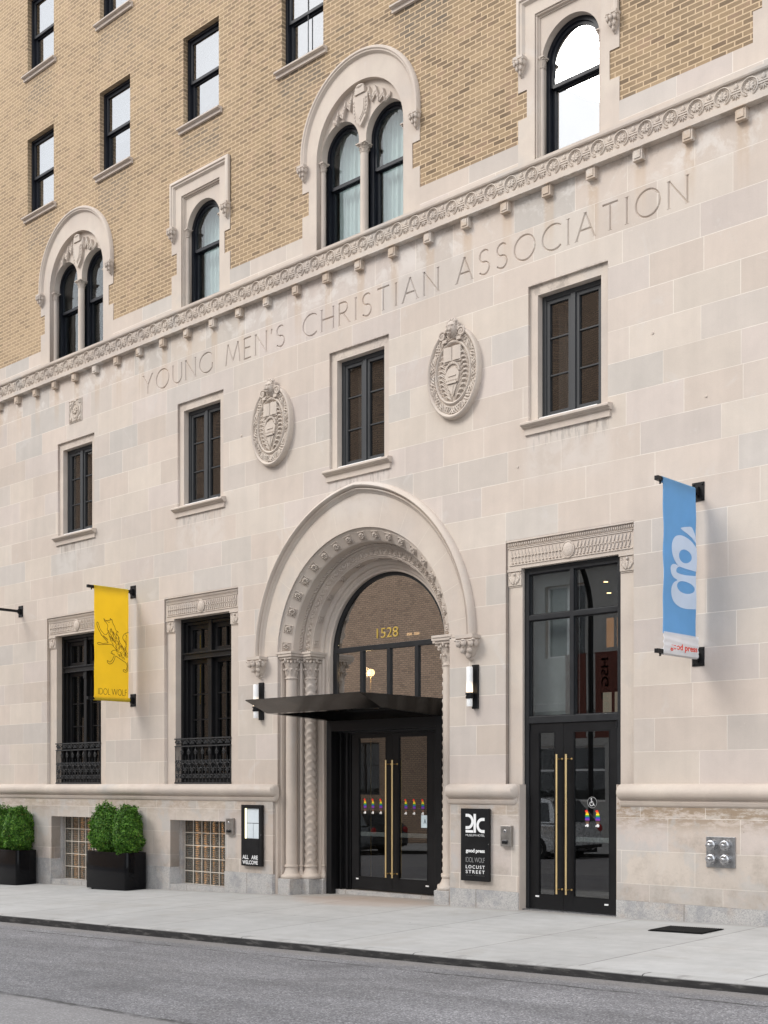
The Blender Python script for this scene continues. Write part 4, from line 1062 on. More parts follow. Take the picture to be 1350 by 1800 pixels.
# glazed arch and doors
m = MB(); arch_strip(m, 0, PC + .03, 1.182, 1.10, .655, .72, 2.45, 36)
m.box(-1.1, 1.1, .650, .72, 3.655, 3.735)
for x in (-.56, 0, .56): m.box(x - .034, x + .034, .652, .72, 2.5, 3.655)
m.box(-1.1, 1.1, .651, .72, 2.42, 2.62)
fan = m.build('arched_transom', M['dgrey'], hotel, bevel=.004)
plate('pane', [[(-1.10, 3.735)] + arcpts(0, PC + .03, 1.10, 176, 4, 32) + [(1.10, 3.735)]], .684, .688, M['g_fan'], fan)
m = MB()
for a, b in ((-1.10, -.594), (-.526, -.034), (.034, .526), (.594, 1.10)): m.box(a, b, .685, .688, 2.6, 3.655)
m.build('pane', M['g_fan'], fan)
M['gold'] = simple('gold_numerals', (.70, .50, .12), .35, .5)
text('house_number', '1528', -.262, .175, 3.828, 3.978, .676, M['gold'], fan, bold=-.004, thick=.004)
for xx in (-.02, .13): MB().box(xx - .105, xx - .01, 1.2, 1.22, 3.905, 3.945).build('interior_light', M['warm_soft'], fan)

BX = 1.112
m = MB()
m.box(-BX - .06, -BX + .05, .50, .60, -.2, 2.60).box(-BX - .0, -BX + .045, .60, 1.0, -.2, 2.6)          # left black jamb
m.box(BX - .05, BX + .06, .50, .60, -.2, 2.60).box(BX - .045, BX, .60, 1.0, -.2, 2.6)
m.box(-BX + .05, BX - .05, .50, .62, 2.44, 2.60)
m.box(-BX + .045, -.84, .70, .80, -.2, 2.45).box(.87, BX - .045, .70, .80, -.2, 2.45).box(-.84, .87, .69, .80, 2.395, 2.45)
m.box(-BX + .10, -BX + .13, .63, .70, -.1, 2.44).box(-.90, -.87, .66, .70, -.1, 2.44).box(.90, .93, .66, .70, -.1, 2.44)
ent = m.build('door_frame', M['metal'], hotel, bevel=.004)
def door(x0, x1, gx0, gx1, gz0, gz1, zb, zt, y, name='door'):
    m = MB(); t = .045
    m.box(x0, gx0, y, y + t, zb, zt).box(gx1, x1, y, y + t, zb, zt).box(gx0, gx1, y + .0005, y + t, zb, gz0).box(gx0, gx1, y + .0005, y + t, gz1, zt)
    e = .009
    m.box(gx0 - e, gx0, y - .004, y, gz0 - e, gz1 + e).box(gx1, gx1 + e, y - .004, y, gz0 - e, gz1 + e).box(gx0, gx1, y - .004, y, gz1, gz1 + e).box(gx0, gx1, y - .004, y, gz0 - e, gz0)
    d = m.build(name, M['metal'], hotel)
    MB().box(gx0, gx1, y + .018, y + .022, gz0, gz1).build('pane', M['g_door'], d)
    return d
def pull(d, x, y, z0, z1):
    m = MB().tube([(x, y - .075, z0), (x, y - .075, z1)], .0145, 14)
    for z in (z0 + .06, z1 - .06): m.tube([(x, y - .075, z), (x + .0, y + .002, z)], .009, 10)
    m.build('handle', M['brass'], d, smooth=50)
    m = MB()
    for z in (z0 + .06, z1 - .06): m.lathe((x + .04, y - .001, z), [(.001, -.012), (.013, -.010), (.013, .0), (.001, .001)], 12, 'y')
    m.build('handle_fixing', M['brass'], d, smooth=50)
M['pushbar'] = simple('pale_push_bar', (.62, .68, .66), .4, .2)
d1 = door(-.815, .030, -.665, -.105, .215, 2.33, .012, 2.392, .705)
d2 = door(.034, .868, .165, .725, .215, 2.33, .012, 2.392, .705)
pull(d1, -.032, .705, .225, 1.985); pull(d2, .098, .705, .225, 1.985)
MB().box(-.66, -.11, .735, .765, .830, .895).build('push_bar', M['pushbar'], d1, bevel=.004)
MB().box(.17, .72, .735, .765, .830, .895).build('push_bar', M['pushbar'], d2, bevel=.004)
MB().box(-.72, -.67, .698, .7045, .165, .185).build('label_plate', M['white'], d1); MB().box(.70, .76, .698, .7045, .125, .145).build('label_plate', M['white'], d2)
# pride coloured bird stickers
PR = [(.80, .02, .02), (.90, .28, .02), (.90, .75, .02), (.02, .32, .06), (.03, .06, .42), (.22, .03, .38), (.05, .03, .03), (.16, .08, .05)]
PM = [simple('sticker_colour', c, .5, var=.02) for c in PR]
def bird(d, x, z0, z1, y, w=.075):
    """upright striped bird: hooked head, rounded body, pale feet"""
    H = z1 - z0
    prof = [(0, .28, .78), (.10, .22, .84), (.20, .16, .90), (.32, .14, .92), (.44, .16, .90), (.56, .18, .86), (.68, .22, .80), (.76, .28, .72), (.84, .26, .66), (.90, .06, .62), (.95, .12, .58), (1.0, .30, .50)]
    def wid(t):
        for i in range(len(prof) - 1):
            if prof[i][0] <= t <= prof[i + 1][0]:
                f = (t - prof[i][0]) / (prof[i + 1][0] - prof[i][0]); return tuple(prof[i][k] + (prof[i + 1][k] - prof[i][k]) * f for k in (1, 2))
        return prof[-1][1:]
    b0 = z0 + H * .2; Hb = H * .8
    n = len(PM)
    me = bpy.data.meshes.new('bird_sticker'); vs = []; fs = []; mi = []
    for j in range(n):
        steps = 3
        for q in range(steps):
            t0, t1 = (j + q / steps) / n, (j + (q + 1) / steps) / n; a, b = wid(1 - t0), wid(1 - t1); o = len(vs)
            vs += [(x + (a[0] - .5) * w, y, b0 + Hb * (1 - t0)), (x + (a[1] - .5) * w, y, b0 + Hb * (1 - t0)), (x + (b[1] - .5) * w, y, b0 + Hb * (1 - t1)), (x + (b[0] - .5) * w, y, b0 + Hb * (1 - t1))]
            fs.append((o, o + 1, o + 2, o + 3)); mi.append(j)
    o = len(vs); vs += [(x + u * w, y, z0 + v * H) for u, v in ((.18, .185), (.30, .10), (.22, .02), (.02, .0), (-.08, .05), (-.32, .02), (-.40, .09), (-.15, .13), (-.12, .185))]
    fs.append(tuple(range(o, o + 9))); mi.append(n)
    me.from_pydata(vs, [], fs)
    for mm in PM: me.materials.append(mm)
    me.materials.append(M['white'])
    me.polygons.foreach_set('material_index', mi)
    ob = bpy.data.objects.new('bird_sticker', me); COL.objects.link(ob); par(ob, d)
for x in (-.55, -.385, -.22): bird(d1, x, 1.17, 1.405, .7215)
for x in (.29, .455, .625): bird(d2, x, 1.17, 1.405, .7215)
M['bluecard'] = simple('pale_blue_card', (.62, .74, .80), .6)
cd = MB().box(.595, .715, .7195, .7215, .985, 1.17).build('grade_card', M['bluecard'], d2)
text('grade_letter', 'A', .645, .695, 1.045, 1.115, .719, simple('card_ink', (.05, .10, .14), .6), d2, bold=.01)

# street door on the right
y = .10; m = MB(); c = 3.675
for x in (2.932, 4.345): m.box(x, x + .070, y, y + .12, -.1, 4.432)
m.box(3.002, 4.345, y + .001, y + .12, 4.350, 4.432).box(3.002, 4.345, y + .001, y + .12, 3.75, 3.815).box(3.002, 4.345, y + .001, y + .12, 2.412, 2.50)
m.box(3.640, 3.700, y + .0005, y + .12, 2.50, 4.35)
M['amber'] = emit('amber_panel', (.9, .40, .12), .35); M['innerwall2'] = emit('lit_panel', (.8, .72, .55), .30)
sf = m.build('storefront_frame', M['dgrey'], hotel, bevel=.004)
m = MB()
for a, b in ((3.002, 3.64), (3.70, 4.345)):
    for z0, z1 in ((2.50, 3.75), (3.815, 4.35)):
        frame_rect(m, a, b, z0, z1, .014, y + .03, y + .06)
m.build('glazing_bead', M['dgrey'], sf)
m = MB()
for a, b in ((3.010, 3.63), (3.71, 4.335)):
    for z0, z1 in ((2.51, 3.74), (3.825, 4.34)): m.box(a, b, y + .048, y + .051, z0, z1)
m.build('pane', M['g_door'], sf)
d3 = door(3.006, 3.527, 3.150, 3.392, .205, 2.285, .012, 2.408, y + .02)
d4 = door(3.531, 4.342, 3.690, 4.212, .205, 2.285, .012, 2.408, y + .02)
pull(d3, 3.478, y + .02, .225, 2.005); pull(d4, 3.622, y + .02, .225, 2.005)
MB().box(3.695, 4.207, y + .055, y + .085, .895, .955).build('push_bar', M['pushbar'], d4, bevel=.004)
MB().box(3.10, 3.155, y + .012, y + .0195, .165, .185).build('label_plate', M['white'], d3); MB().box(4.15, 4.205, y + .012, y + .0195, .120, .140).build('label_plate', M['white'], d4)
for x, z in ((3.0, 2.36), (4.33, 2.36), (3.0, 1.42), (3.0, .90)): MB().tube([(x, y + .005, z - .04), (x, y + .005, z + .04)], .014, 8).build('hinge', M['metal'], sf, smooth=50)
bird(d4, 3.88, 1.085, 1.30, y + .036, .085); bird(d4, 4.035, 1.085, 1.30, y + .036, .085)
for xx, yy_, zz in ((3.62, .9, 4.64), (3.66, .9, 4.28), (3.45, 1.3, 4.2)): MB().lathe((xx, yy_, zz), [(.001, -.003), (.03, -.003), (.03, .0), (.001, .0)], 14).build('interior_light', M['warm'], sf)
for xx in (3.72, 3.88, 4.06): MB().box(xx - .05, xx + .05, .9, .92, 3.42, 3.80).build('interior_sconce', M['amber'], sf)
for xx in (3.74, 3.92, 4.10): MB().box(xx - .06, xx + .06, .8, .82, 2.56, 2.82).build('interior_panel', M['innerwall2'], sf)
# wheelchair symbol
cz = 1.395; cx = 3.955
MB().lathe((cx, y + .0365, cz), [(.001, -.001), (.070, -.001), (.070, .0005), (.001, .0005)], 36, 'y').build('access_disc', M['metal'], d4)
m = MB(); yy = y + .0345
m.tube([(cx + .068 * cos(a), yy, cz + .068 * sin(a)) for a in [2 * pi * i / 36 for i in range(36)]], .0016, 4, True)
m.tube([(cx - .008 + .026 * cos(radians(a)), yy, cz - .016 + .026 * sin(radians(a))) for a in range(120, 372, 12)], .0042, 5)
m.tube([(cx - .010, yy, cz + .030), (cx - .008, yy, cz - .004), (cx + .018, yy, cz - .006), (cx + .028, yy, cz - .036), (cx + .038, yy, cz - .034)], .0048, 5)
m.tube([(cx - .009, yy, cz + .014), (cx + .014, yy, cz + .012)], .004, 5); m.ell((cx - .012, yy, cz + .044), (.010, .003, .010), 10, 6)
m.build('access_symbol', M['white'], d4)
lintel(c, sf); pilaster(c, c - .965, c - .742, 1.62, sf); pilaster(c, c + .742, c + .965, 1.62, sf)
MB().box(c - .967, c - .745, .058, .30, 1.45, 1.622).box(c + .75, c + .967, .058, .30, 1.45, 1.622).build('pilaster_foot', M['stone'], sf)
for a, b in ((2.945, 2.955), (4.42, 4.43)): MB().box(a, b, -.04, .3, -.4, 1.62).build('door_jamb', M['stone'], sf)
# threshold strip
MB().box(2.95, 4.42, .02, .30, -.3, .010).build('threshold', M['steel2'], sf)
MB().box(-1.1, 1.1, .60, 1.1, -.35, -.002).build('threshold', M['granite'], ent)

# rooms behind the glass
m = MB()
m.box(-12, 10, 4.0, 4.1, -1, 18).box(-12, 10, .33, 4.0, 5.6, 5.9).box(-12, 10, .33, 4.0, 9.3, 9.5).box(-12, 10, .33, 4.0, 11.95, 12.3).box(-12, 10, .33, 4.0, 14.6, 15.1).box(-12, 10, .33, 4.0, 17.6, 18.1)
m.box(-12, -11.9, .33, 4, -1, 18).box(10, 10.1, .33, 4, -1, 18).box(-12, 10, 1.2, 4.0, -.6, -.05).box(-12, -1.95, .45, 4.0, 1.30, 1.5)
for x in (-9.6, -5.5, -1.9, 2.0, 5.4): m.box(x - .06, x + .06, .33, 4.0, -1, 17.6)
for x in (-7.3, -4.9, -2.4, .1): m.box(x - .06, x + .06, .33, 4.0, 12.3, 17.6)
m.build('interior_rooms', M['dark'], hotel)
M['innerwall'] = simple('interior_pale_wall', (.74, .82, .82), .8)
MB().box(2.9, 3.58, .36, .42, 2.45, 4.6).build('interior_partition', M['innerwall'], hotel)
m = MB().box(XL, XR, .32, 14, -2, 18.15)
sh = MB(); sh.box(XL, XR, 13.7, 14, -2, 18.2).box(XL, XL + .3, .33, 13.7, -2, 18.2).box(XR - .3, XR, .33, 13.7, -2, 18.2).box(XL + .3, XR - .3, .33, 13.7, 18.11, 18.19)
sh.build('side_walls', M['brick'], hotel)
MB().ext([(.0, 18.2), (-.14, 18.24), (-.14, 18.34), (.3, 18.34), (.3, 18.2)], XL, XR).build('coping', M['stone'], hotel)

# oval cartouches
def cartouche(cx):
    cz = 7.195; a, b = .452, .625; y0 = -.0
    m = MB()
    def el(r, y, n=64): return [(cx + a * r * cos(2 * pi * i / n), y, cz + b * (r if r > .9 else (r * .985)) * sin(2 * pi * i / n)) for i in range(n)]
    prof = [(1.0, .0), (1.0, -.085), (.985, -.115), (.955, -.125), (.925, -.115), (.905, -.095), (.90, -.075), (.715, -.075), (.70, -.10), (.675, -.112), (.645, -.10), (.63, -.06), (.5, -.075), (.25, -.09), (.02, -.092)]
    m.sweep([el(r, y) for r, y in prof], True)
    c = m.build('carved_cartouche', M['carved'], hotel, smooth=50)
    m = MB(); n = 21                                   # interlaced ribbons in the border
    for ph in (0, pi / 2, pi):
        L = []; N = n * 16
        for i in range(N):
            t = 2 * pi * i / N; w = sin(n * t + ph * 1.333); r = .81 + .068 * w
            L.append((cx + a * r * cos(t), -.088 - .010 * cos(n * t * 1.5 + ph), cz + b * r * sin(t)))
        m.tube(L, .0125, 4, True)
    m.build('interlaced_border', M['carved'], c, smooth=50)
    m = MB()                                           # scale-like plumage lines
    for s in (-1, 1):
        for j in range(11):
            zz = cz + .30 - .062 * j; wv = sqrt(max(.02, 1 - ((zz - cz) / (b * .62)) ** 2)) * a * .62
            x1 = cx + s * (wv - .004); x0 = cx + s * max(.03, wv - .15)
            m.tube([(x0, -.088, zz - .050), (x0 + (x1 - x0) * .45, -.108, zz + .004), (x0 + (x1 - x0) * .8, -.105, zz + .006), (x1, -.085, zz - .040)], [.008, .013, .011, .004], 5)
            m.tube([(x0, -.088, zz - .028), (x0 + (x1 - x0) * .4, -.10, zz + .022), (x1 - s * .02, -.092, zz + .010)], [.006, .008, .004], 4)
    # open book
    for s in (-1, 1):
        rings = []
        for t in (0, .25, .5, .75, 1):
            x = cx + s * (.004 + .145 * t); bu = .02 * sin(pi * t) ; rings.append([(x, -.118 - bu, cz + .155), (x, -.118 - bu, cz + .345), (x, -.085, cz + .345), (x, -.085, cz + .155)])
        m.sweep(rings, True); m.f.append(tuple(len(m.v) - 4 + i for i in range(4)))
        m.box(min(cx + s * .0, cx + s * .155), max(cx, cx + s * .155), -.112, -.08, cz + .135, cz + .158)
    # wreath and scroll below the book
    for i in range(13):
        t = pi * i / 12; m.ell((cx + .115 * cos(t), -.108, cz + .02 + .105 * sin(t)), (.020, .020, .020), 6, 4)
    m.ext([(cx - .105, cz - .14), (cx + .10, cz - .14), (cx + .125, cz - .02), (cx + .07, cz + .055), (cx - .06, cz + .055), (cx - .115, cz - .02)], -.122, -.085, 'y')
    m.box(cx - .06, cx + .07, -.135, -.12, cz - .055, cz - .038).box(cx - .08, cx + .08, -.14, -.12, cz - .155, cz - .125)
    for i in range(7): m.ell((cx - .09 + .03 * i, -.125, cz - .105), (.012, .012, .012), 5, 4)
    m.ext([(cx - .085, cz - .165), (cx + .085, cz - .165), (cx + .005, cz - .33)], -.115, -.085, 'y')
    m.tube([(cx + .03, -.12, cz - .165), (cx + .0, -.12, cz - .30)], .008, 4)
    for s in (-1, 1):
        for j in range(4): m.tube([(cx + s * .02, -.09, cz - .37 + .035 * j), (cx + s * (.06 + .012 * j), -.102, cz - .33 + .045 * j), (cx + s * (.085 + .015 * j), -.088, cz - .28 + .045 * j)], [.004, .010, .004], 4)
    m.build('carved_emblem', M['carved'], c, smooth=40)
    # lion head with volutes
    m = MB(); hz = cz + b - .035; hy = -.15
    m.ell((cx, hy + .03, hz), (.085, .085, .105), 14, 10)
    for i in range(18):
        t = 2 * pi * i / 18; m.ell((cx + .092 * cos(t), hy + .055, hz + .015 + .108 * sin(t)), (.026, .035, .030), 6, 5)
    for i in range(12):
        t = 2 * pi * i / 12 + .2; m.ell((cx + .066 * cos(t), hy + .005 + .01 * sin(t), hz + .035 + .072 * sin(t)), (.020, .025, .026), 6, 5)
    m.ell((cx, hy - .055, hz - .028), (.042, .050, .034), 10, 8); m.ell((cx, hy - .095, hz - .012), (.020, .014, .012), 8, 6); m.ell((cx, hy - .04, hz + .015), (.018, .05, .030), 8, 6)
    m.ell((cx, hy - .045, hz - .072), (.034, .034, .022), 8, 6)
    for s in (-1, 1):
        m.ell((cx + s * .038, hy - .035, hz + .030), (.026, .022, .014), 8, 5); m.ell((cx + s * .034, hy - .040, hz + .012), (.010, .010, .007), 6, 4); m.ell((cx + s * .024, hy - .078, hz - .040), (.020, .020, .020), 8, 5)
        m.ell((cx + s * .07, hy + .01, hz + .085), (.020, .018, .024), 7, 5)
        sp = [(cx + s * (.165 + .068 * (1 - .8 * t_) * cos(2.6 - t_ * 9.2)), -.118, hz - .075 + .068 * (1 - .8 * t_) * sin(2.6 - t_ * 9.2)) for t_ in [j / 20 for j in range(21)]]
        m.tube(sp, .017, 6, flat=1.4); m.ell((cx + s * .165, -.115, hz - .075), (.040, .018, .040), 10, 5)
        m.box(min(cx + s * .09, cx + s * .16), max(cx + s * .09, cx + s * .16), -.14, -.08, hz - .175, hz - .150).box(min(cx + s * .085, cx + s * .165), max(cx + s * .085, cx + s * .165), -.13, -.08, hz - .148, hz - .130)
    m.build('lion_head', M['carved'], c, smooth=45)
    c.scale = (1, .78, 1)
    return c
cartouche(-1.82); cartouche(1.86)

# slab joint lines, plinth panels, odd fixings
m = MB()
for x, z in ((-2.6, 7.2), (4.9, 7.0), (5.6, 6.1), (2.9, 5.75)): m.lathe((x, -.001, z), [(.001, -.010), (.016, -.008), (.018, .001), (.001, .002)], 10, 'y')
m.build('plugged_hole', M['stone'], hotel, smooth=50)

# ---------------------------------------------------------------- canopy over the entrance
cn = thing('entrance_canopy', 'black metal canopy with slanted front edge above the main double doors', 'canopy', (0, 0, 2.7))
m = MB(); X1 = 1.165
T = [(-X1, -1.17, 2.845), (X1, -1.17, 2.845), (X1, .62, 2.845), (-X1, .62, 2.845)]
B = [(-X1 + .01, -.745, 2.668), (X1 - .01, -.745, 2.668), (X1 - .01, .62, 2.595), (-X1 + .01, .62, 2.595)]
B2 = [(-X1 + .10, -.62, 2.664), (X1 - .10, -.62, 2.664), (X1 - .10, .55, 2.602), (-X1 + .10, .55, 2.602)]
U = [(-X1 + .12, -.60, 2.735), (X1 - .12, -.60, 2.735), (X1 - .12, .55, 2.735), (-X1 + .12, .55, 2.735)]
m.add(T + B + B2 + U, [(0, 1, 2, 3), (0, 4, 5, 1), (1, 5, 6, 2), (2, 6, 7, 3), (3, 7, 4, 0), (4, 8, 9, 5), (5, 9, 10, 6), (6, 10, 11, 7), (7, 11, 8, 4), (8, 12, 13, 9), (9, 13, 14, 10), (10, 14, 15, 11), (11, 15, 12, 8), (12, 15, 14, 13)])
m.build('canopy_body', M['canopy'], cn, bevel=.003)
MB().box(-X1 + .005, X1 - .005, -1.15, .60, 2.846, 2.852).build('canopy_roof', M['metal'], cn)
for x, yy in ((-.45, -.02), (.35, .0)):
    l = MB().lathe((x, yy, 2.728), [(.055, .008), (.055, -.010), (.042, -.012), (.040, .004)], 20).build('downlight', M['metal'], cn, smooth=50)
    MB().lathe((x, yy, 2.727), [(.001, -.001), (.038, -.001), (.038, .001), (.001, .001)], 18).build('lamp_lens', M['warm'], l)
    ld = bpy.data.lights.new('downlight', 'SPOT'); ld.energy = 9; ld.color = (1, .72, .42); ld.spot_size = radians(95); ld.spot_blend = .6; ld.shadow_soft_size = .04
    lo = bpy.data.objects.new('downlight_beam', ld); COL.objects.link(lo); lo.location = (x, yy, 2.70); par(lo, cn)

# ---------------------------------------------------------------- wall lamps
def sconce(x, lab):
    t = thing('wall_lamp', lab, 'wall lamp', (x, 0, 2.63), 'tube wall lamps beside the arch')
    MB().box(x - .050, x + .050, -.035, .0, 2.632, 3.222).build('back_plate', M['metal'], t, bevel=.004)
    MB().lathe((x - .03, -.105, 0), [(.001, 2.845), (.042, 2.845), (.044, 2.86), (.044, 3.178), (.040, 3.190), (.001, 3.192)], 22).build('glass_tube', M['tube'], t, smooth=50)
    MB().lathe((x - .03, -.105, 0), [(.001, 2.66), (.038, 2.662), (.040, 2.67), (.040, 2.765), (.001, 2.765)], 22).build('glass_cup', M['opal'], t, smooth=50)
    m = MB().lathe((x - .03, -.105, 0), [(.001, 2.764), (.050, 2.766), (.054, 2.775), (.054, 2.795), (.047, 2.80), (.047, 2.815), (.056, 2.82), (.056, 2.84), (.050, 2.848), (.001, 2.848)], 22)
    m.box(x - .045, x - .012, -.09, -.03, 2.775, 2.835); m.build('collar', M['metal'], t, smooth=50)
tt = NT('lit_tube'); p_, x_, y_, z_ = tt.pos()
lamp = tt.rng(z_, 2.85, 3.02, 1, .0)
bb = tt.n('BsdfPrincipled', {'Base Color': (.85, .85, .84), 'Roughness': .3, 'Emission Color': (1.0, .72, .42), 'Emission Strength': tt.math('MULTIPLY', lamp, 1.3)})
tt.t.links.new(bb.outputs[0], tt.out.inputs['Surface']); M['tube'] = tt.m
sconce(2.208, 'black wall lamp with white glass tube, right of the arch above the black directory sign')
sconce(-2.10, 'black wall lamp with white glass tube, left of the arch behind the canopy tip')

# ---------------------------------------------------------------- banners
def bar(t, x, z, L, name='bracket'):
    m = MB().box(x - .078, x + .078, -.012, .0, z - .11, z + .11)
    for a in (-.055, .055):
        for b in (-.085, .085): m.lathe((x + a, -.012, z + b), [(.001, -.012), (.011, -.010), (.012, .0)], 6, 'y')
    m.box(x - .022, x + .022, -.06, -.012, z - .05, z + .05)
    m.ext([(-.012, z - .07), (-.10, z - .022), (-.012, z - .0)], x - .006, x + .006)
    m.box(x - .024, x + .024, -L, -.02, z - .024, z + .024)
    m.tube([(x, -L + .085, z - .0), (x, -L + .085, z - .055)], .012, 8)
    return m.build(name, M['metal'], t, bevel=.002)
def cloth(t, x, y0, y1, z0, z1, mat, bulge=.012, sx=0.0):
    """fabric hanging in the plane x, wrapped over both bars"""
    m = MB(); ny = 14; nz = 60; A = []; Bk = []
    def X(u, v): return x + bulge * sin(pi * v) * sin(2 * pi * u * 1.0 + .6) + .006 * sin(v * 21 + u * 3) * sin(pi * v)
    for j in range(nz + 1):
        v = j / nz; z = z0 + (z1 - z0) * v; A.append([(X(i / ny, v) + .004, y0 + (y1 - y0) * i / ny - .03 * sin(pi * v) * (1 if i == 0 else 0) * 0, z) for i in range(ny + 1)])
        Bk.append([(X(i / ny, v) - .004, y0 + (y1 - y0) * i / ny, z) for i in range(ny + 1)])
    m.sweep(A); m.sweep([r[::-1] for r in Bk])
    m.sweep([[A[j][0], Bk[j][0]] for j in range(nz + 1)]); m.sweep([[A[j][-1], Bk[j][-1]] for j in range(nz + 1)])
    return m, X
def fabric(name, c, tr=.35):
    t = NT(name); p, x, y, z = t.pos(); f = t.rng(t.noise(p, 2.5, 3), .3, .7, .96, 1.04, False); cc = t.mix(1.0, c, t.comb(f, f, f), 'MULTIPLY')
    wv = t.noise(p, 420, 2); bn = t.n('Bump', {'Height': wv, 'Strength': .12, 'Distance': .001})
    d = t.n('BsdfPrincipled', {'Base Color': cc, 'Roughness': .75, 'Specular IOR Level': .2}); t.t.links.new(bn.outputs[0], d.inputs['Normal'])
    s_ = t.n('BsdfTranslucent', {'Color': cc}); mx = t.n('MixShader', {0: tr, 1: d.outputs[0], 2: s_.outputs[0]}); t.t.links.new(mx.outputs[0], t.out.inputs['Surface']); return t.m
M['yellow'] = fabric('yellow_fabric', (.98, .76, .070), .58); M['blue'] = fabric('blue_fabric', (.25, .50, .76), .5); M['pale'] = fabric('pale_blue_print', (.66, .76, .90), .2); M['whitefab'] = fabric('white_fabric', (.82, .81, .82))
M['ink'] = simple('brown_ink', (.10, .055, .012), .8)
M['redink'] = simple('red_ink', (.70, .08, .05), .8)

def wrap(m, x, y0, y1, z, r=.033, zdir=1):
    m.tube([(x, y0, z), (x, (y0 + y1) / 2, z), (x, y1, z)], r, 16)
# blue
bx = 5.504
bt_ = thing('blue_banner', 'blue banner with large pale letter g hanging from two black bars at the right', 'banner', (bx, 0, 3.0), 'banners hung on the facade')
bar(bt_, bx, 5.010, .94, 'top_bracket'); bar(bt_, bx, 3.100, .94, 'bottom_bracket')
m, X = cloth(bt_, bx + .030, -.845, -.13, 3.30, 5.02, M['blue']); wrap(m, bx, -.845, -.13, 5.010, .034)
m.build('fabric', M['blue'], bt_, smooth=60)
m, X2 = cloth(bt_, bx + .033, -.835, -.07, 3.08, 3.32, M['whitefab'], .004); wrap(m, bx, -.82, -.055, 3.100, .036)
m.build('white_hem', M['whitefab'], bt_, smooth=60)
def tr(pts, xl, xr, yt, yb, y0, y1, z1, z0): return [(y0 + (px - xl(py)) / (xr(py) - xl(py)) * (y1 - y0), z1 - (py - yt) / (yb - yt) * (z1 - z0)) for px, py in pts]
bxl = lambda py: 160.0; bxr = lambda py: 413 + max(0, (py - 900)) * .04
def btr(pts): return tr(pts, bxl, bxr, 150.0, 1600.0, -.845, -.13, 5.010, 3.10)
def circ(cx, cy, rx, ry, n=28): return [(cx + rx * cos(2 * pi * i / n), cy + ry * sin(2 * pi * i / n)) for i in range(n)]
def cat(pts, n=6):
    out = []
    for i in range(len(pts) - 1):
        a, b = pts[max(0, i - 1)], pts[i]; c, d = pts[i + 1], pts[min(len(pts) - 1, i + 2)]
        for j in range(n):
            t = j / n; out.append(tuple(.5 * ((2 * b[k]) + (-a[k] + c[k]) * t + (2 * a[k] - 5 * b[k] + 4 * c[k] - d[k]) * t * t + (-a[k] + 3 * b[k] - 3 * c[k] + d[k]) * t ** 3) for k in (0, 1)))
    return out + [pts[-1]]
RX = 414
ear = [(298, 520), (330, 502), (372, 487), (386, 492), (398, 520), (412, 565), (RX, 620), (404, 608), (385, 580), (350, 552), (312, 533)]
g1 = cat([(RX, 868), (372, 888), (330, 880), (292, 858), (255, 825), (228, 775), (217, 705), (224, 650), (250, 608), (298, 584), (345, 590), (385, 618), (RX, 665)])
g2 = cat([(RX, 905), (370, 912), (330, 916), (270, 914), (260, 905), (262, 882), (280, 862), (300, 858), (262, 846), (228, 852), (209, 885), (212, 935), (232, 965), (266, 978), (235, 1005), (216, 1050), (218, 1110), (240, 1165), (285, 1197), (345, 1207), (RX + 10, 1196)])
def curved_plate(name, loops, y0, y1, mat, parent, X, zA, zB, yA, yB, off):
    me = curve_mesh(loops, .0016)
    bm = bmesh.new(); bm.from_mesh(me); bmesh.ops.triangulate(bm, faces=bm.faces)
    for _ in range(2): bmesh.ops.subdivide_edges(bm, edges=[e for e in bm.edges if e.calc_length() > .06], cuts=2, use_grid_fill=False); bmesh.ops.triangulate(bm, faces=bm.faces)
    bm.to_mesh(me); bm.free()
    for v in me.vertices:
        yy, zz, d = v.co.x, v.co.y, v.co.z; u = (yy - yA) / (yB - yA); w = (zz - zA) / (zB - zA)
        v.co = (X(u, w) + off + d, yy, zz)
    me.materials.clear(); me.materials.append(mat); me.name = name
    o = bpy.data.objects.new(name, me); COL.objects.link(o); par(o, parent); return o
curved_plate('printed_letter', [btr(ear), btr(g1), btr(g2), btr(circ(331, 756, 48, 58)), btr(circ(335, 1025, 73, 53))], 0, 0, M['pale'], bt_, X, 3.30, 5.02, -.845, -.13, .0062)
me = text_mesh('good press', -.70, -.10, 3.115, 3.205, 0, M['redink'], bold=.02, side=bx + .0405); me.name = 'printed_name'
o = bpy.data.objects.new('printed_name', me); COL.objects.link(o); par(o, bt_)
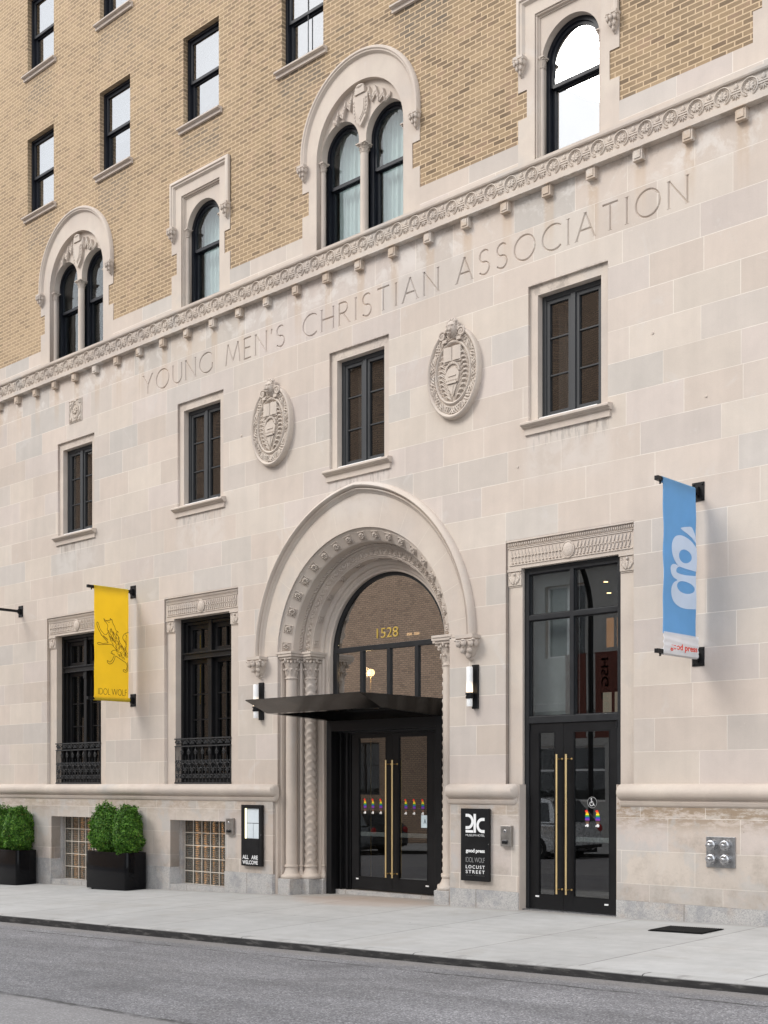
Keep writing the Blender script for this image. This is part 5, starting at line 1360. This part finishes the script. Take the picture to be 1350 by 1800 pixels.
# yellow
yx = -5.508
yt_ = thing('yellow_banner', 'yellow banner with a line drawing of a wolf hanging beside the tall window', 'banner', (yx, 0, 3.0), 'banners hung on the facade')
bar(yt_, yx, 5.005, .95, 'top_bracket'); bar(yt_, yx, 3.100, .95, 'bottom_bracket')
m, XY = cloth(yt_, yx + .030, -.83, -.13, 3.10, 5.01, M['yellow'], .010); wrap(m, yx, -.83, -.125, 5.005, .034); wrap(m, yx, -.815, -.09, 3.100, .036)
m.build('fabric', M['yellow'], yt_, smooth=60)
wolf = [[(285, 560), (290, 575), (310, 585), (335, 582), (358, 575), (365, 550), (372, 575), (385, 560), (395, 600), (405, 625), (420, 650), (430, 690), (465, 718), (448, 712), (445, 740), (478, 795), (462, 785), (480, 840), (512, 885), (530, 920), (552, 962), (570, 1000), (583, 1030)],
 [(285, 560), (288, 590), (300, 600), (315, 615), (330, 640), (332, 670), (325, 700), (338, 715), (330, 745), (308, 767), (285, 755), (255, 725), (235, 690), (225, 660), (215, 625), (205, 618), (200, 640), (208, 672), (220, 705), (240, 740), (262, 780), (285, 800), (320, 838), (345, 862), (320, 870), (280, 880), (240, 870), (220, 875), (218, 888), (240, 898), (290, 892), (350, 882), (375, 880), (400, 890), (430, 920), (458, 942), (420, 950), (390, 970), (385, 995), (402, 985), (405, 1005), (425, 1000), (410, 1050), (390, 1085), (370, 1105), (350, 1095), (335, 1090), (340, 1112), (350, 1125), (370, 1130), (395, 1118), (415, 1090), (430, 1050), (440, 1020), (475, 1042), (510, 1065), (535, 1082), (558, 1095), (573, 1130), (570, 1170), (560, 1197), (543, 1187), (527, 1195), (540, 1215), (565, 1217), (580, 1190), (583, 1140), (578, 1090)],
 [(292, 592), (318, 592), (340, 602)], [(583, 705), (560, 715), (532, 735), (515, 770), (520, 800), (545, 840), (556, 880), (552, 920), (565, 955), (580, 985)], [(345, 603), (352, 600), (350, 607), (345, 603)]]
random.seed(3)
hatch = []
for i in range(120):
    t = random.random(); u = random.random() * 2 - 1; cx_, cy_ = 350 + 185 * t, 680 + 350 * t; w_ = 34 + 22 * sin(pi * t); px, py = cx_ + u * w_ * .85, cy_ - u * w_ * .5
    if px > 572: continue
    l = 24 + 14 * random.random(); hatch.append([(px, py), (px + l * .30, py + l * .5), (px + l * .42, py + l)])
for i in range(14):
    py = 735 + 15 * i; hatch.append([(545 + 12 * sin(i), py), (552 + 12 * sin(i), py + 14), (566, py + 16)])
for i in range(9): hatch.append([(275 + 7 * i, 772 + 5 * i), (282 + 7 * i, 790 + 6 * i)])
def ytr(p): xl = 165 + (p[1] - 175) * .025; xr = 583 + (p[1] - 700) * .02 if p[1] > 700 else 583; return (-.83 + (p[0] - xl) / (xr - xl) * .70, 5.005 - (p[1] - 175) / (1570 - 175) * 1.905)
m = MB()
for L in wolf + hatch:
    q = cat(L, 3) if len(L) > 4 else L
    pts = [ytr(p) for p in q]; pts = [(min(a, -.131), b) for a, b in pts]
    P3 = [(XY((a + .83) / .70, (b - 3.10) / 1.91) + yx * 0 + .0070, a, b) for a, b in pts]
    m.tube(P3, .0042 if len(L) > 3 else .0027, 4)
m.build('wolf_drawing', M['ink'], yt_)
me = text_mesh('IDOL WOLF', -.755, -.165, 3.165, 3.275, 0, M['ink'], bold=-.022, side=yx + .030 + .0075, spacing=.92); me.name = 'printed_name'
o = bpy.data.objects.new('printed_name', me); COL.objects.link(o); par(o, yt_)
# third bar at the left edge of the picture
lb = thing('banner_bracket', 'bare black banner bar on the wall at the left edge of the picture', 'bracket', (-9.212, 0, 5.0))
bar(lb, -9.212, 5.011, .95)

# ---------------------------------------------------------------- signs, call boxes, fire connection
sg = thing('directory_sign', 'black hotel directory board with white lettering left of the street door', 'sign', (2.27, -.05, .335))
MB().box(2.022, 2.502, -.10, -.060, .335, 1.300).build('board', M['sign'] if 'sign' in M else M['metal'], sg, bevel=.003)
MB().box(2.10, 2.44, -.060, -.045, .38, 1.24).build('mount', M['metal'], sg)
yf = -.1005
m = MB()                                               # the 21c mark
def band(cx, cz, r, w, a0, a1, n=24):
    A = [(cx + (r + w / 2) * cos(radians(a0 + (a1 - a0) * i / n)), cz + (r + w / 2) * sin(radians(a0 + (a1 - a0) * i / n))) for i in range(n + 1)]
    Bq = [(cx + (r - w / 2) * cos(radians(a0 + (a1 - a0) * i / n)), cz + (r - w / 2) * sin(radians(a0 + (a1 - a0) * i / n))) for i in range(n + 1)]
    for i in range(n): m.add([(A[i][0], yf - .002, A[i][1]), (A[i + 1][0], yf - .002, A[i + 1][1]), (Bq[i + 1][0], yf - .002, Bq[i + 1][1]), (Bq[i][0], yf - .002, Bq[i][1])], [(0, 1, 2, 3)])
X0, Z0 = 2.108, .978; Wd, Hh = .318, .250
band(X0 + .035, Z0 + .148, .083, .040, -88, 88); m.box(X0 + .0, X0 + .036, yf - .002, yf, Z0 + .211, Z0 + .251); m.box(X0 + .0, X0 + .036, yf - .002, yf, Z0 + .045, Z0 + .085)
m.box(X0 + .0, X0 + .128, yf - .002, yf, Z0, Z0 + .034); m.box(X0 + .136, X0 + .176, yf - .002, yf, Z0, Z0 + .251)
band(X0 + .285, Z0 + .100, .080, .040, 90, 270); m.box(X0 + .284, X0 + .322, yf - .002, yf, Z0 + .160, Z0 + .200); m.box(X0 + .284, X0 + .322, yf - .002, yf, Z0, Z0 + .040)
m.build('logo', M['white'], sg)
for body, z0, z1, bo_, sp, mt in (('MUSEUM HOTEL', .930, .958, -.012, .9, 'white'), ('good press', .700, .765, .030, .95, 'white'), ('IDOL WOLF', .585, .650, -.022, .9, 'greyink'), ('LOCUST', .500, .545, .012, 1.35, 'white'), ('STREET', .435, .480, .012, 1.35, 'white'), ('THEATRE & MEETING', .405, .415, 0, 1.4, 'dimink')):
    if mt == 'dimink': continue
    if mt == 'greyink' and mt not in M: M['greyink'] = simple('grey_lettering', (.38, .38, .38), .6)
    text('lettering', body, 2.110, 2.432, z0, z1, yf, M[mt], sg, bold=bo_, thick=.0015, spacing=sp)
# faint unreadable small line
M['dimink'] = simple('dim_lettering', (.07, .07, .07), .6)
m = MB()
for i in range(20):
    if i in (7, 8): continue
    m.box(2.115 + i * .016, 2.124 + i * .016, yf - .001, yf, .405, .413)
m.build('small_print', M['dimink'], sg)
MB().ell((2.492, -.101, .83), (.006, .004, .006), 8, 5).build('lock', M['chrome'], sg, smooth=60)
ws = thing('menu_case', 'black menu case with ALL ARE WELCOME lettering left of the entrance columns', 'sign', (-2.22, -.05, .335))
wx0, wx1 = -2.485, -2.0
m = MB().box(wx0, wx0 + .085, -.105, -.055, .335, 1.30).box(-2.065, wx1, -.105, -.055, .335, 1.30).box(wx0 + .085, -2.065, -.1045, -.055, 1.245, 1.30).box(wx0 + .085, -2.065, -.1045, -.055, .335, .765).box(wx0 + .085, -2.065, -.075, -.055, .765, 1.245)
m.build('case', M['metal'], ws, bevel=.003); MB().box(-2.42, -2.06, -.055, -.045, .38, 1.24).build('mount', M['metal'], ws)
M['paper'] = simple('menu_paper', (.62, .68, .72), .7, var=.05, scale=14); M['strip'] = emit('case_light', (1.0, .95, .55), 1.5)
MB().box(-2.365, -2.068, -.082, -.076, 1.015, 1.24).box(-2.365, -2.225, -.082, -.076, .77, 1.005).box(-2.215, -2.068, -.082, -.076, .77, 1.005).build('menu_page', M['paper'], ws)
MB().box(-2.400, -2.385, -.098, -.076, .768, 1.243).build('light_strip', M['strip'], ws)
text('lettering', 'ALL   ARE', -2.45, -2.085, .443, .505, -.1055, M['white'], ws, bold=.018, thick=.0015); text('lettering', 'WELCOME', -2.45, -2.085, .362, .424, -.1055, M['white'], ws, bold=.018, thick=.0015)
MB().ell((-2.012, -.106, .83), (.007, .004, .007), 8, 5).build('lock', M['chrome'], ws, smooth=60)

def callbox(x0, x1, z0, z1, lab):
    t = thing('call_box', lab, 'call box', ((x0 + x1) / 2, 0, z0), 'steel call boxes on the plinth'); c = (x0 + x1) / 2
    MB().box(x0, x1, -.10, -.045, z0, z1).build('housing', M['steel'], t, bevel=.006)
    MB().lathe((c - .01, -.101, z1 - .075), [(.001, -.006), (.016, -.006), (.022, -.002), (.022, .002)], 18, 'y').build('push_button', M['chrome'], t, smooth=50)
    MB().ell((c - .01, -.108, z1 - .075), (.009, .004, .009), 8, 5).build('button_centre', M['metal'], t)
    MB().box(c - .045, c + .03, -.125, -.101, z0 + .035, z0 + .075).build('card_slot', M['metal'], t, bevel=.006)
    MB().box(c - .05, c + .035, -.112, -.101, z0 + .076, z0 + .088).build('slot_cover', M['chrome'], t)
callbox(-2.875, -2.700, .815, 1.080, 'small steel call box right of the basement window, left of the menu case')
callbox(2.690, 2.862, .812, 1.085, 'small steel call box between the directory sign and street door')

fc = thing('fire_connection', 'steel wall plate with four capped fire hose inlets, far right', 'fire inlet', (5.81, 0, .67))
MB().box(5.635, 5.995, -.062, -.045, .673, 1.024).build('plate', M['steel2'], fc, bevel=.003)
for a in (5.722, 5.895):
    for b in (.770, .930):
        m = MB().lathe((a, -.062, b), [(.058, .002), (.062, -.012), (.060, -.022), (.052, -.024), (.052, -.040), (.058, -.042), (.058, -.070), (.050, -.078), (.034, -.080), (.034, -.086), (.018, -.088), (.018, -.112), (.012, -.116), (.001, -.117)], 24, 'y')
        for k in range(8):
            q = k * pi / 4; m.box(a + .058 * cos(q) - .006, a + .058 * cos(q) + .006, -.130, -.107, b + .058 * sin(q) - .006, b + .058 * sin(q) + .006)
        m.build('hose_cap', M['chrome'], fc, smooth=40)
m = MB()
for i in range(9):
    zz = .79 + .018 * i; m.tube([(5.808 + .012 * sin(i * 1.3) + .006 * cos(2 * pi * k / 6), -.068, zz + .010 * sin(2 * pi * k / 6)) for k in range(6)], .0022, 4, True)
m.build('chain', M['steel'], fc)

# sidewalk grate
gt = thing('sidewalk_grate', 'small black grate lying on the pavement at the right', 'grate', (5.82, -.85, .03))
m = MB(); 
def gp(x, y, dz=0): return (x, y, gz(x, y) + dz)
x0, x1, y0, y1 = 5.49, 6.14, -1.09, -.60
m.add([gp(x0, y0, .005), gp(x1, y0, .005), gp(x1, y1, .005), gp(x0, y1, .005), gp(x0, y0, .012), gp(x1, y0, .012), gp(x1, y1, .012), gp(x0, y1, .012)], [(0, 1, 2, 3), (4, 5, 6, 7), (0, 1, 5, 4), (1, 2, 6, 5), (2, 3, 7, 6), (3, 0, 4, 7)])
m.build('plate', simple('grate_black', (.008, .008, .008), .9, 0, .1), gt)
m = MB()
for i in range(24):
    x = x0 + .02 + (x1 - x0 - .04) * i / 23; a, b = gp(x - .006, y0 + .02, .012), gp(x + .006, y1 - .02, .018); m.add([gp(x - .006, y0 + .02, .017), gp(x + .006, y0 + .02, .017), gp(x + .006, y1 - .02, .017), gp(x - .006, y1 - .02, .017)], [(0, 1, 2, 3)])
m.build('bars', simple('grate_bars', (.016, .016, .016), .8, 0, .2), gt)

# ---------------------------------------------------------------- planters and boxwood
def planter(x0, x1, y0, y1, zt, lab, grp='black box planters along the wall'):
    xm = (x0 + x1) / 2; zb = min(gz(x0, y0), gz(x0, y1)) + .028
    t = thing('planter', lab, 'planter', (xm, (y0 + y1) / 2, zb), grp)
    def rr(x0, x1, y0, y1, r, n=6):
        P_ = []
        for cx, cy, a in ((x1 - r, y0 + r, -90), (x1 - r, y1 - r, 0), (x0 + r, y1 - r, 90), (x0 + r, y0 + r, 180)):
            for i in range(n + 1): P_.append((cx + r * cos(radians(a + 90 * i / n)), cy + r * sin(radians(a + 90 * i / n))))
        return P_
    m = MB(); rings = []
    for z, e, r in ((zb, .006, .06), (zb + .015, .0, .06), (zt - .012, -.0, .06), (zt, .004, .06), (zt, .022, .045), (zt - .16, .024, .045)):
        rings.append([(x, y, z) for x, y in rr(x0 + e, x1 - e, y0 + e, y1 - e, r)])
    m.sweep(rings, True); m.f.append(tuple(range(len(rings[0])))); m.build('box', M['planter'], t, smooth=40)
    m = MB(); m.v = [(x, y, zt - .10) for x, y in rr(x0 + .02, x1 - .02, y0 + .02, y1 - .02, .045)]; m.f = [tuple(range(len(m.v)))]; m.build('soil', M['soil'], t)
    m = MB()
    for a in (x0 + .09, x1 - .09):
        for b in (y0 + .09, y1 - .09): m.lathe((a, b, 0), [(.02, gz(a, b) - .004), (.02, zb + .01)], 8)
    m.build('feet', M['metal'], t)
    return t
def foliage(name):
    t = NT(name); g = t.n('NewGeometry'); r = g.outputs['Random Per Island']; p = g.outputs['Position']
    c = t.ramp(r, [(0, (.030, .080, .010)), (.35, (.055, .150, .018)), (.7, (.095, .225, .028)), (.93, (.16, .32, .045)), (.985, (.24, .36, .06)), (1, (.22, .15, .05))])
    f = t.rng(t.noise(p, 7, 3), .3, .7, .75, 1.25, False); c = t.mix(1.0, c, t.comb(f, f, f), 'MULTIPLY')
    b = t.n('BsdfPrincipled', {'Base Color': c, 'Roughness': .5, 'Specular IOR Level': .3})
    tr_ = t.n('BsdfTranslucent', {'Color': t.mix(1.0, c, (1.1, 1.5, .5), 'MULTIPLY')}); mx = t.n('MixShader', {0: .25, 1: b.outputs[0], 2: tr_.outputs[0]})
    t.t.links.new(mx.outputs[0], t.out.inputs['Surface']); return t.m
M['leaf'] = foliage('boxwood_leaves'); M['twig'] = simple('twig_bark', (.10, .07, .045), .9)
def shrub_mesh(seed, rx, ry, h):
    rnd = random.Random(seed); m = MB(); cl = []
    for i in range(150):
        u = rnd.random() * 2 - 1; a = rnd.random() * 2 * pi; cl.append((Vector((sqrt(1 - u * u) * cos(a), sqrt(1 - u * u) * sin(a), u)), .88 + .22 * rnd.random(), .10 + .12 * rnd.random()))
    def prof(z):   # egg: widest low
        return (1 - abs(z) ** 2.6) ** .5 * (1 - .16 * z) if abs(z) < 1 else 0
    n = 0
    while n < 15000:
        u = rnd.random() * 2 - 1; a = rnd.random() * 2 * pi; d = Vector((sqrt(1 - u * u) * cos(a), sqrt(1 - u * u) * sin(a), u))
        rad = .82
        for c, k, w in cl:
            dd = (d - c).length
            if dd < w * 2: rad = max(rad, .82 + (k - .82) * exp(-(dd / w) ** 2))
        rad += rnd.gauss(0, .012); rad *= (1 - .34 * rnd.random() ** 1.7)
        if rnd.random() < .02: rad += .04 + .06 * rnd.random()
        z = d.z * rad; q = prof(max(-.999, min(.999, d.z))) / max(.05, sqrt(1 - d.z * d.z))
        P0 = Vector((d.x * rx * rad * q, d.y * ry * rad * q, (z + 1) * h / 2))
        nm = (d + Vector((rnd.gauss(0, .55), rnd.gauss(0, .55), rnd.gauss(0, .55) + .35))).normalized()
        t1 = nm.cross(Vector((rnd.gauss(0, 1), rnd.gauss(0, 1), rnd.gauss(0, 1)))).normalized(); t2 = nm.cross(t1); L = .0145 + .008 * rnd.random(); W = L * .55
        m.add([P0 - t1 * L, P0 + t2 * W + nm * .002, P0 + t1 * L, P0 - t2 * W + nm * .002], [(0, 1, 2, 3)]); n += 1
    me = bpy.data.meshes.new('foliage'); me.from_pydata(m.v, [], m.f); me.materials.append(M['leaf']); return me
SH = [shrub_mesh(5, .335, .25, .98), shrub_mesh(9, .345, .25, .98)]
tw = MB()
for i in range(22):
    a = i * 2.4; r = .05 + .17 * ((i * 37) % 10) / 10; tw.tube([(0, 0, -.02), (r * .4 * cos(a), r * .4 * sin(a), .25), (r * cos(a), r * .8 * sin(a), .70)], [.012, .007, .003], 5)
tw.ell((0, 0, .47), (.20, .15, .36), 12, 9)  # opaque dark core added inside the crown to block the view through
TWM = tw.mesh('stems_and_core', M['twig'])
def shrub(i, x, y, z, rot, sc, lab):
    t = thing('boxwood_shrub', lab, 'shrub', (x, y, z), 'clipped boxwoods in the planters')
    for nm, me in (('foliage', SH[i]), ('stems_and_core', TWM)):
        o = bpy.data.objects.new(nm, me); COL.objects.link(o); o.parent = t
    t.rotation_euler = (0, 0, rot); t.scale = sc
planter(-6.155, -4.93, -.56, -.12, .455, 'black box planter holding two boxwoods, in front of the basement window')
shrub(0, -5.80, -.36, .36, .3, (1.06, 1.0, .98), 'left boxwood of the pair in the planter below the yellow banner')
shrub(1, -5.20, -.33, .36, 2.2, (1.14, 1.05, .98), 'right boxwood of the pair in the planter below the yellow banner')
planter(-9.55, -8.42, -.56, -.12, .375, 'black box planter at the left edge of the picture')
shrub(1, -8.72, -.34, .29, 5.1, (1.10, 1.04, .99), 'boxwood on the right side of the planter at the left edge')
shrub(0, -9.26, -.36, .29, 1.1, (.98, .98, .97), 'boxwood cut by the left edge of the picture')

# lamp and stand inside the lobby
fl = thing('lobby_lamp', 'lit globe lamp on a thin stem seen through the glass above the doors', 'lamp', (-.93, 1.25, -.05))
MB().tube([(-.93, 1.25, -.05), (-.93, 1.25, 3.32)], .012, 8).lathe((-.93, 1.25, -.05), [(.14, 0), (.14, .02), (.02, .04)], 20).build('stem', M['brass'], fl, smooth=50)
MB().ell((-.93, 1.25, 3.39), (.06, .06, .06), 16, 12).build('globe', M['warm'], fl, smooth=80)
ld = bpy.data.lights.new('globe_light', 'POINT'); ld.energy = 22; ld.color = (1, .68, .38); ld.shadow_soft_size = .08
lo = bpy.data.objects.new('globe_light', ld); COL.objects.link(lo); lo.location = (-.93, 1.12, 3.39); par(lo, fl)
st = thing('brass_stand', 'brass stand with round foot behind the right main door', 'stand', (.66, 1.15, -.03))
m = MB().tube([(.66, 1.15, 0), (.66, 1.15, .80)], .012, 10).lathe((.66, 1.15, -.03), [(.16, 0), (.16, .02), (.02, .05)], 24)
m.tube([(.66 + .09 * cos(a), 1.15, .80 + .04 * sin(2 * a)) for a in [2 * pi * i / 24 for i in range(24)]], .012, 6, True).ell((.58, 1.13, .78), (.03, .03, .02), 10, 6)
m.build('post', M['brass'], st, smooth=50)

# ---------------------------------------------------------------- across the street (seen in the glass)
YO = -24.0
M['brick2'] = brick('brown_brick', (.52, .36, .25), (.43, .30, .21), (.26, .20, .16), .22, .085, .014, stain=False)
ob = thing('brick_building', 'brown brick building across the street, seen only in reflections', 'building', (-34, YO, -1))
def block(par_, x0, x1, h, mat, wins, wname='window', fm='grey', facing=None):
    hl = []
    for (wx, wz, w, hh) in wins: hl.append(rect(wx - w / 2, wx + w / 2, wz, wz + hh))
    plate('wall', [rect(x0, x1, -1.5, h)] + hl, YO - .4, YO, mat, par_)
    if facing: plate('stone_facing', [rect(x0, x1, -1.5, 9.3)] + [l for l in hl if l[0][1] < 8], YO, YO + .06, facing, par_)
    MB().box(x0, x1, YO - 11, YO - .45, -1.5, h - .2).build('roof', M['dark'], par_)
    MB().box(x0 - .1, x1 + .1, YO - .45, YO + .15, h, h + .35).build('coping', M['stone'], par_)
    for (wx, wz, w, hh) in wins:
        m = MB(); frame_rect(m, wx - w / 2, wx + w / 2, wz, wz + hh, .07, YO - .25, YO - .15); m.box(wx - .04, wx + .04, YO - .24, YO - .16, wz, wz + hh).box(wx - w / 2, wx + w / 2, YO - .24, YO - .16, wz + hh * .55, wz + hh * .55 + .07)
        f = m.build(wname, M['white'] if fm == 'white' else M['grey'], par_); MB().box(wx - w / 2 + .05, wx + w / 2 - .05, YO - .21, YO - .20, wz + .05, wz + hh - .05).build('pane', M['g_low'], f)
block(ob, -60, -19.3, 19, M['brick2'], [(-24.5, 1.2, 2.0, 2.2), (-30, 5.2, 1.6, 2.2), (-37, 5.2, 1.6, 2.2), (-44, 5.2, 1.6, 2.2), (-50, 5.2, 1.6, 2.2), (-44, 10, 1.6, 2.2), (-31, 10, 1.6, 2.2)])
og = thing('stone_building', 'grey stone building with wide windows across the street, seen only in reflections', 'building', (-10, YO, -1))
M['grey_stone'] = simple('grey_stone', (.42, .41, .39), .85, var=.15, scale=1.5)
block(og, -19.25, 8, 19.5, M['brick2'], [(-17.5, 1.0, 3.4, 2.0), (-13.2, 1.0, 3.4, 2.0), (-8.5, 1.0, 3.4, 2.0), (-3.5, 1.0, 3.4, 2.0), (-17.5, 6.2, 1.8, 2.6), (-13.2, 6.2, 1.8, 2.6), (-8.5, 6.2, 1.8, 2.6), (-17.5, 11, 1.8, 2.6), (-12, 11, 1.8, 2.6)], fm='white', facing=M['grey_stone'])
MB().ext([(YO, 4.1), (YO + .35, 4.25), (YO + .35, 4.5), (YO, 4.6)], -19.25, 8).ext([(YO, 9.3), (YO + .3, 9.4), (YO + .3, 9.6), (YO, 9.7)], -19.25, 8).build('cornice', M['grey_stone'], og)

def car(name, lab, x, y, z, paint, L=4.75, W=1.86, tall=1.70, rot=0):
    t = thing(name, lab, 'car', (x, y, z), 'cars parked across the street')
    def P(o): o.parent = t; return o
    bp = [(-L / 2, .42), (-L / 2 + .02, .78), (-L / 2 + .12, 1.02), (-L * .20, 1.06), (L * .24, 1.04), (L / 2 - .55, .98), (L / 2 - .10, .80), (L / 2, .62), (L / 2 - .02, .36), (L / 2 - .35, .26), (-L / 2 + .35, .26)]
    me = []
    m = MB(); rings = []
    for s, k in ((-1, .93), (-.90, 1.0), (.90, 1.0), (1, .93)): rings.append([(a * k, s * W / 2, .26 + (b - .26) * (k if b > .5 else 1)) for a, b in bp])
    m.sweep(rings, True); m.f.append(tuple(range(len(bp)))); m.f.append(tuple(3 * len(bp) + i for i in range(len(bp)))); P(m.build('body', paint, smooth=35, bevel=.03))
    cp = [(-L / 2 + .22, 1.02), (-L * .36, tall - .06), (-L * .30, tall), (L * .04, tall), (L * .10, tall - .05), (L * .24, 1.02)]
    m = MB(); rings = []
    for s, k in ((-1, 1), (-.86, 0), (.86, 0), (1, 1)):
        rings.append([(a, (s * W / 2 * .97 if abs(s) == 1 else s * W / 2 * .97) if b < 1.1 else (.78 * W / 2 * (1 if s > 0 else -1) * (1 if abs(s) == 1 else .95)), b) for a, b in cp])
    m.sweep(rings, True); m.f.append(tuple(range(6))); m.f.append(tuple(18 + i for i in range(6))); cab = P(m.build('cabin', paint, smooth=30, bevel=.02))
    m = MB()
    for s in (-1, 1):
        def yy(z): return s * (W / 2 * .97 + (W / 2 * .78 - W / 2 * .97) * (z - 1.02) / (tall - 1.02) + .012)
        for a0, a1, b0, b1 in ((-L * .385, -L * .14, -L * .35, -L * .145), (-L * .115, L * .075, -L * .115, L * .0), (L * .095, L * .20, L * .02, L * .085)):
            m.add([(a0, yy(1.08), 1.08), (a1, yy(1.08), 1.08), (b1, yy(tall - .12), tall - .12), (b0, yy(tall - .12), tall - .12)], [(0, 1, 2, 3)])
    m.add([(L * .245, -W * .42, 1.05), (L * .245, W * .42, 1.05), (L * .112, W * .34, tall - .07), (L * .112, -W * .34, tall - .07)], [(0, 1, 2, 3)])
    m.add([(-L / 2 + .205, -W * .42, 1.06), (-L / 2 + .205, W * .42, 1.06), (-L * .365, W * .34, tall - .08), (-L * .365, -W * .34, tall - .08)], [(0, 1, 2, 3)])
    P(m.build('window_glass', M['carglass']))
    for a in (-L * .30, L * .31):
        for s in (-1, 1):
            w = MB().lathe((a, s * (W / 2 - .11), .34), [(.20, -.12), (.33, -.12), (.35, -.08), (.35, .08), (.33, .12), (.20, .12)], 26, 'y').build('wheel', M['tyre'], smooth=40); P(w)
            r = MB().lathe((a, s * (W / 2 - .10), .34), [(.001, s * .11), (.05, s * .115), (.06, s * .09), (.18, s * .10), (.215, s * .12), (.215, s * .0), (.001, 0)], 20, 'y').build('rim', M['steel'], smooth=40); r.parent = w
    for s in (-1, 1):
        P(MB().ell((L / 2 - .16, s * W * .36, .76), (.14, .20, .08), 10, 6).build('headlight', M['chrome'], smooth=60)); P(MB().ell((-L / 2 + .06, s * W * .40, .86), (.06, .12, .12), 10, 6).build('tail_light', M['tail'], smooth=60))
        P(MB().ell((L * .16, s * (W / 2 + .08), 1.10), (.07, .11, .07), 8, 6).build('mirror', paint, smooth=60))
    m = MB().box(L / 2 - .04, L / 2 + .01, -W * .26, W * .26, .50, .70).box(-L / 2 - .03, -L / 2 + .02, -W * .4, W * .4, .36, .44); P(m.build('grille', M['metal'], bevel=.01))
    t.rotation_euler = (0, 0, rot)
M['tyre'] = simple('tyre_rubber', (.02, .02, .02), .85); M['carglass'] = simple('car_glass', (.02, .025, .03), .06, 0, .8); M['tail'] = simple('tail_light', (.35, .01, .01), .2)
car('parked_car', 'silver car parked across the street, reflected in the street door', -8.6, -14.9, zroad(-8.6, -14.9), simple('silver_paint', (.62, .63, .64), .28, .6, var=.0, bstr=0, Coat_Weight=.6), rot=pi)
car('parked_car', 'dark grey car parked across the street, reflected in the main doors', -16.8, -14.9, zroad(-16.8, -14.9), simple('dark_paint', (.04, .045, .05), .2, .4, var=.0, bstr=0, Coat_Weight=.8), rot=pi, tall=1.48)

# street lamp with two red banners
lp = thing('street_lamp', 'black street lamp with curved arm across the street, seen only in reflections', 'street lamp', (-7.6, -17.2, 0))
zl = gz(-7.6, -4)
m = MB().tube([(-7.6, -17.2, zl), (-7.6, -17.2, 6.5)] + [(-7.6, -17.2 + 2.2 * (1 - cos(radians(a))), 6.5 + 2.2 * sin(radians(a))) for a in range(10, 91, 10)], .075, 10); m.lathe((-7.6, -17.2, zl), [(.20, 0), (.20, .3), (.12, .5), (.10, .9)], 16)
m.build('pole', M['metal'], lp, smooth=50); MB().ell((-7.6, -14.7, 8.66), (.14, .34, .08), 14, 8).build('lamp_head', M['metal'], lp, smooth=60)
M['rust'] = simple('dark_red_fabric', (.16, .05, .035), .8); M['lettergrey'] = simple('grey_print', (.30, .29, .32), .8)
for i, s in enumerate((-1, 1)):
    xa = -7.6 + s * .52
    MB().box(xa - .36, xa + .36, -17.21, -17.19, 3.0, 5.4).box(xa - .40, xa + .40, -17.215, -17.185, 5.4, 5.43).box(xa - .40, xa + .40, -17.215, -17.185, 2.97, 3.0).build('pole_banner', M['rust'], lp)
    me = text_mesh('HSG Realty', 0, 2.1, -.16, .16, 0, M['lettergrey'], bold=.01, thick=.004)
    for v in me.vertices: a, b, c_ = v.co; v.co = (xa - .0 + c_ * -1, -17.185 + 0.0, 5.25 - a)
    me.name = 'banner_lettering'; o = bpy.data.objects.new('banner_lettering', me); COL.objects.link(o); par(o, lp)
print('objects', len(bpy.data.objects))
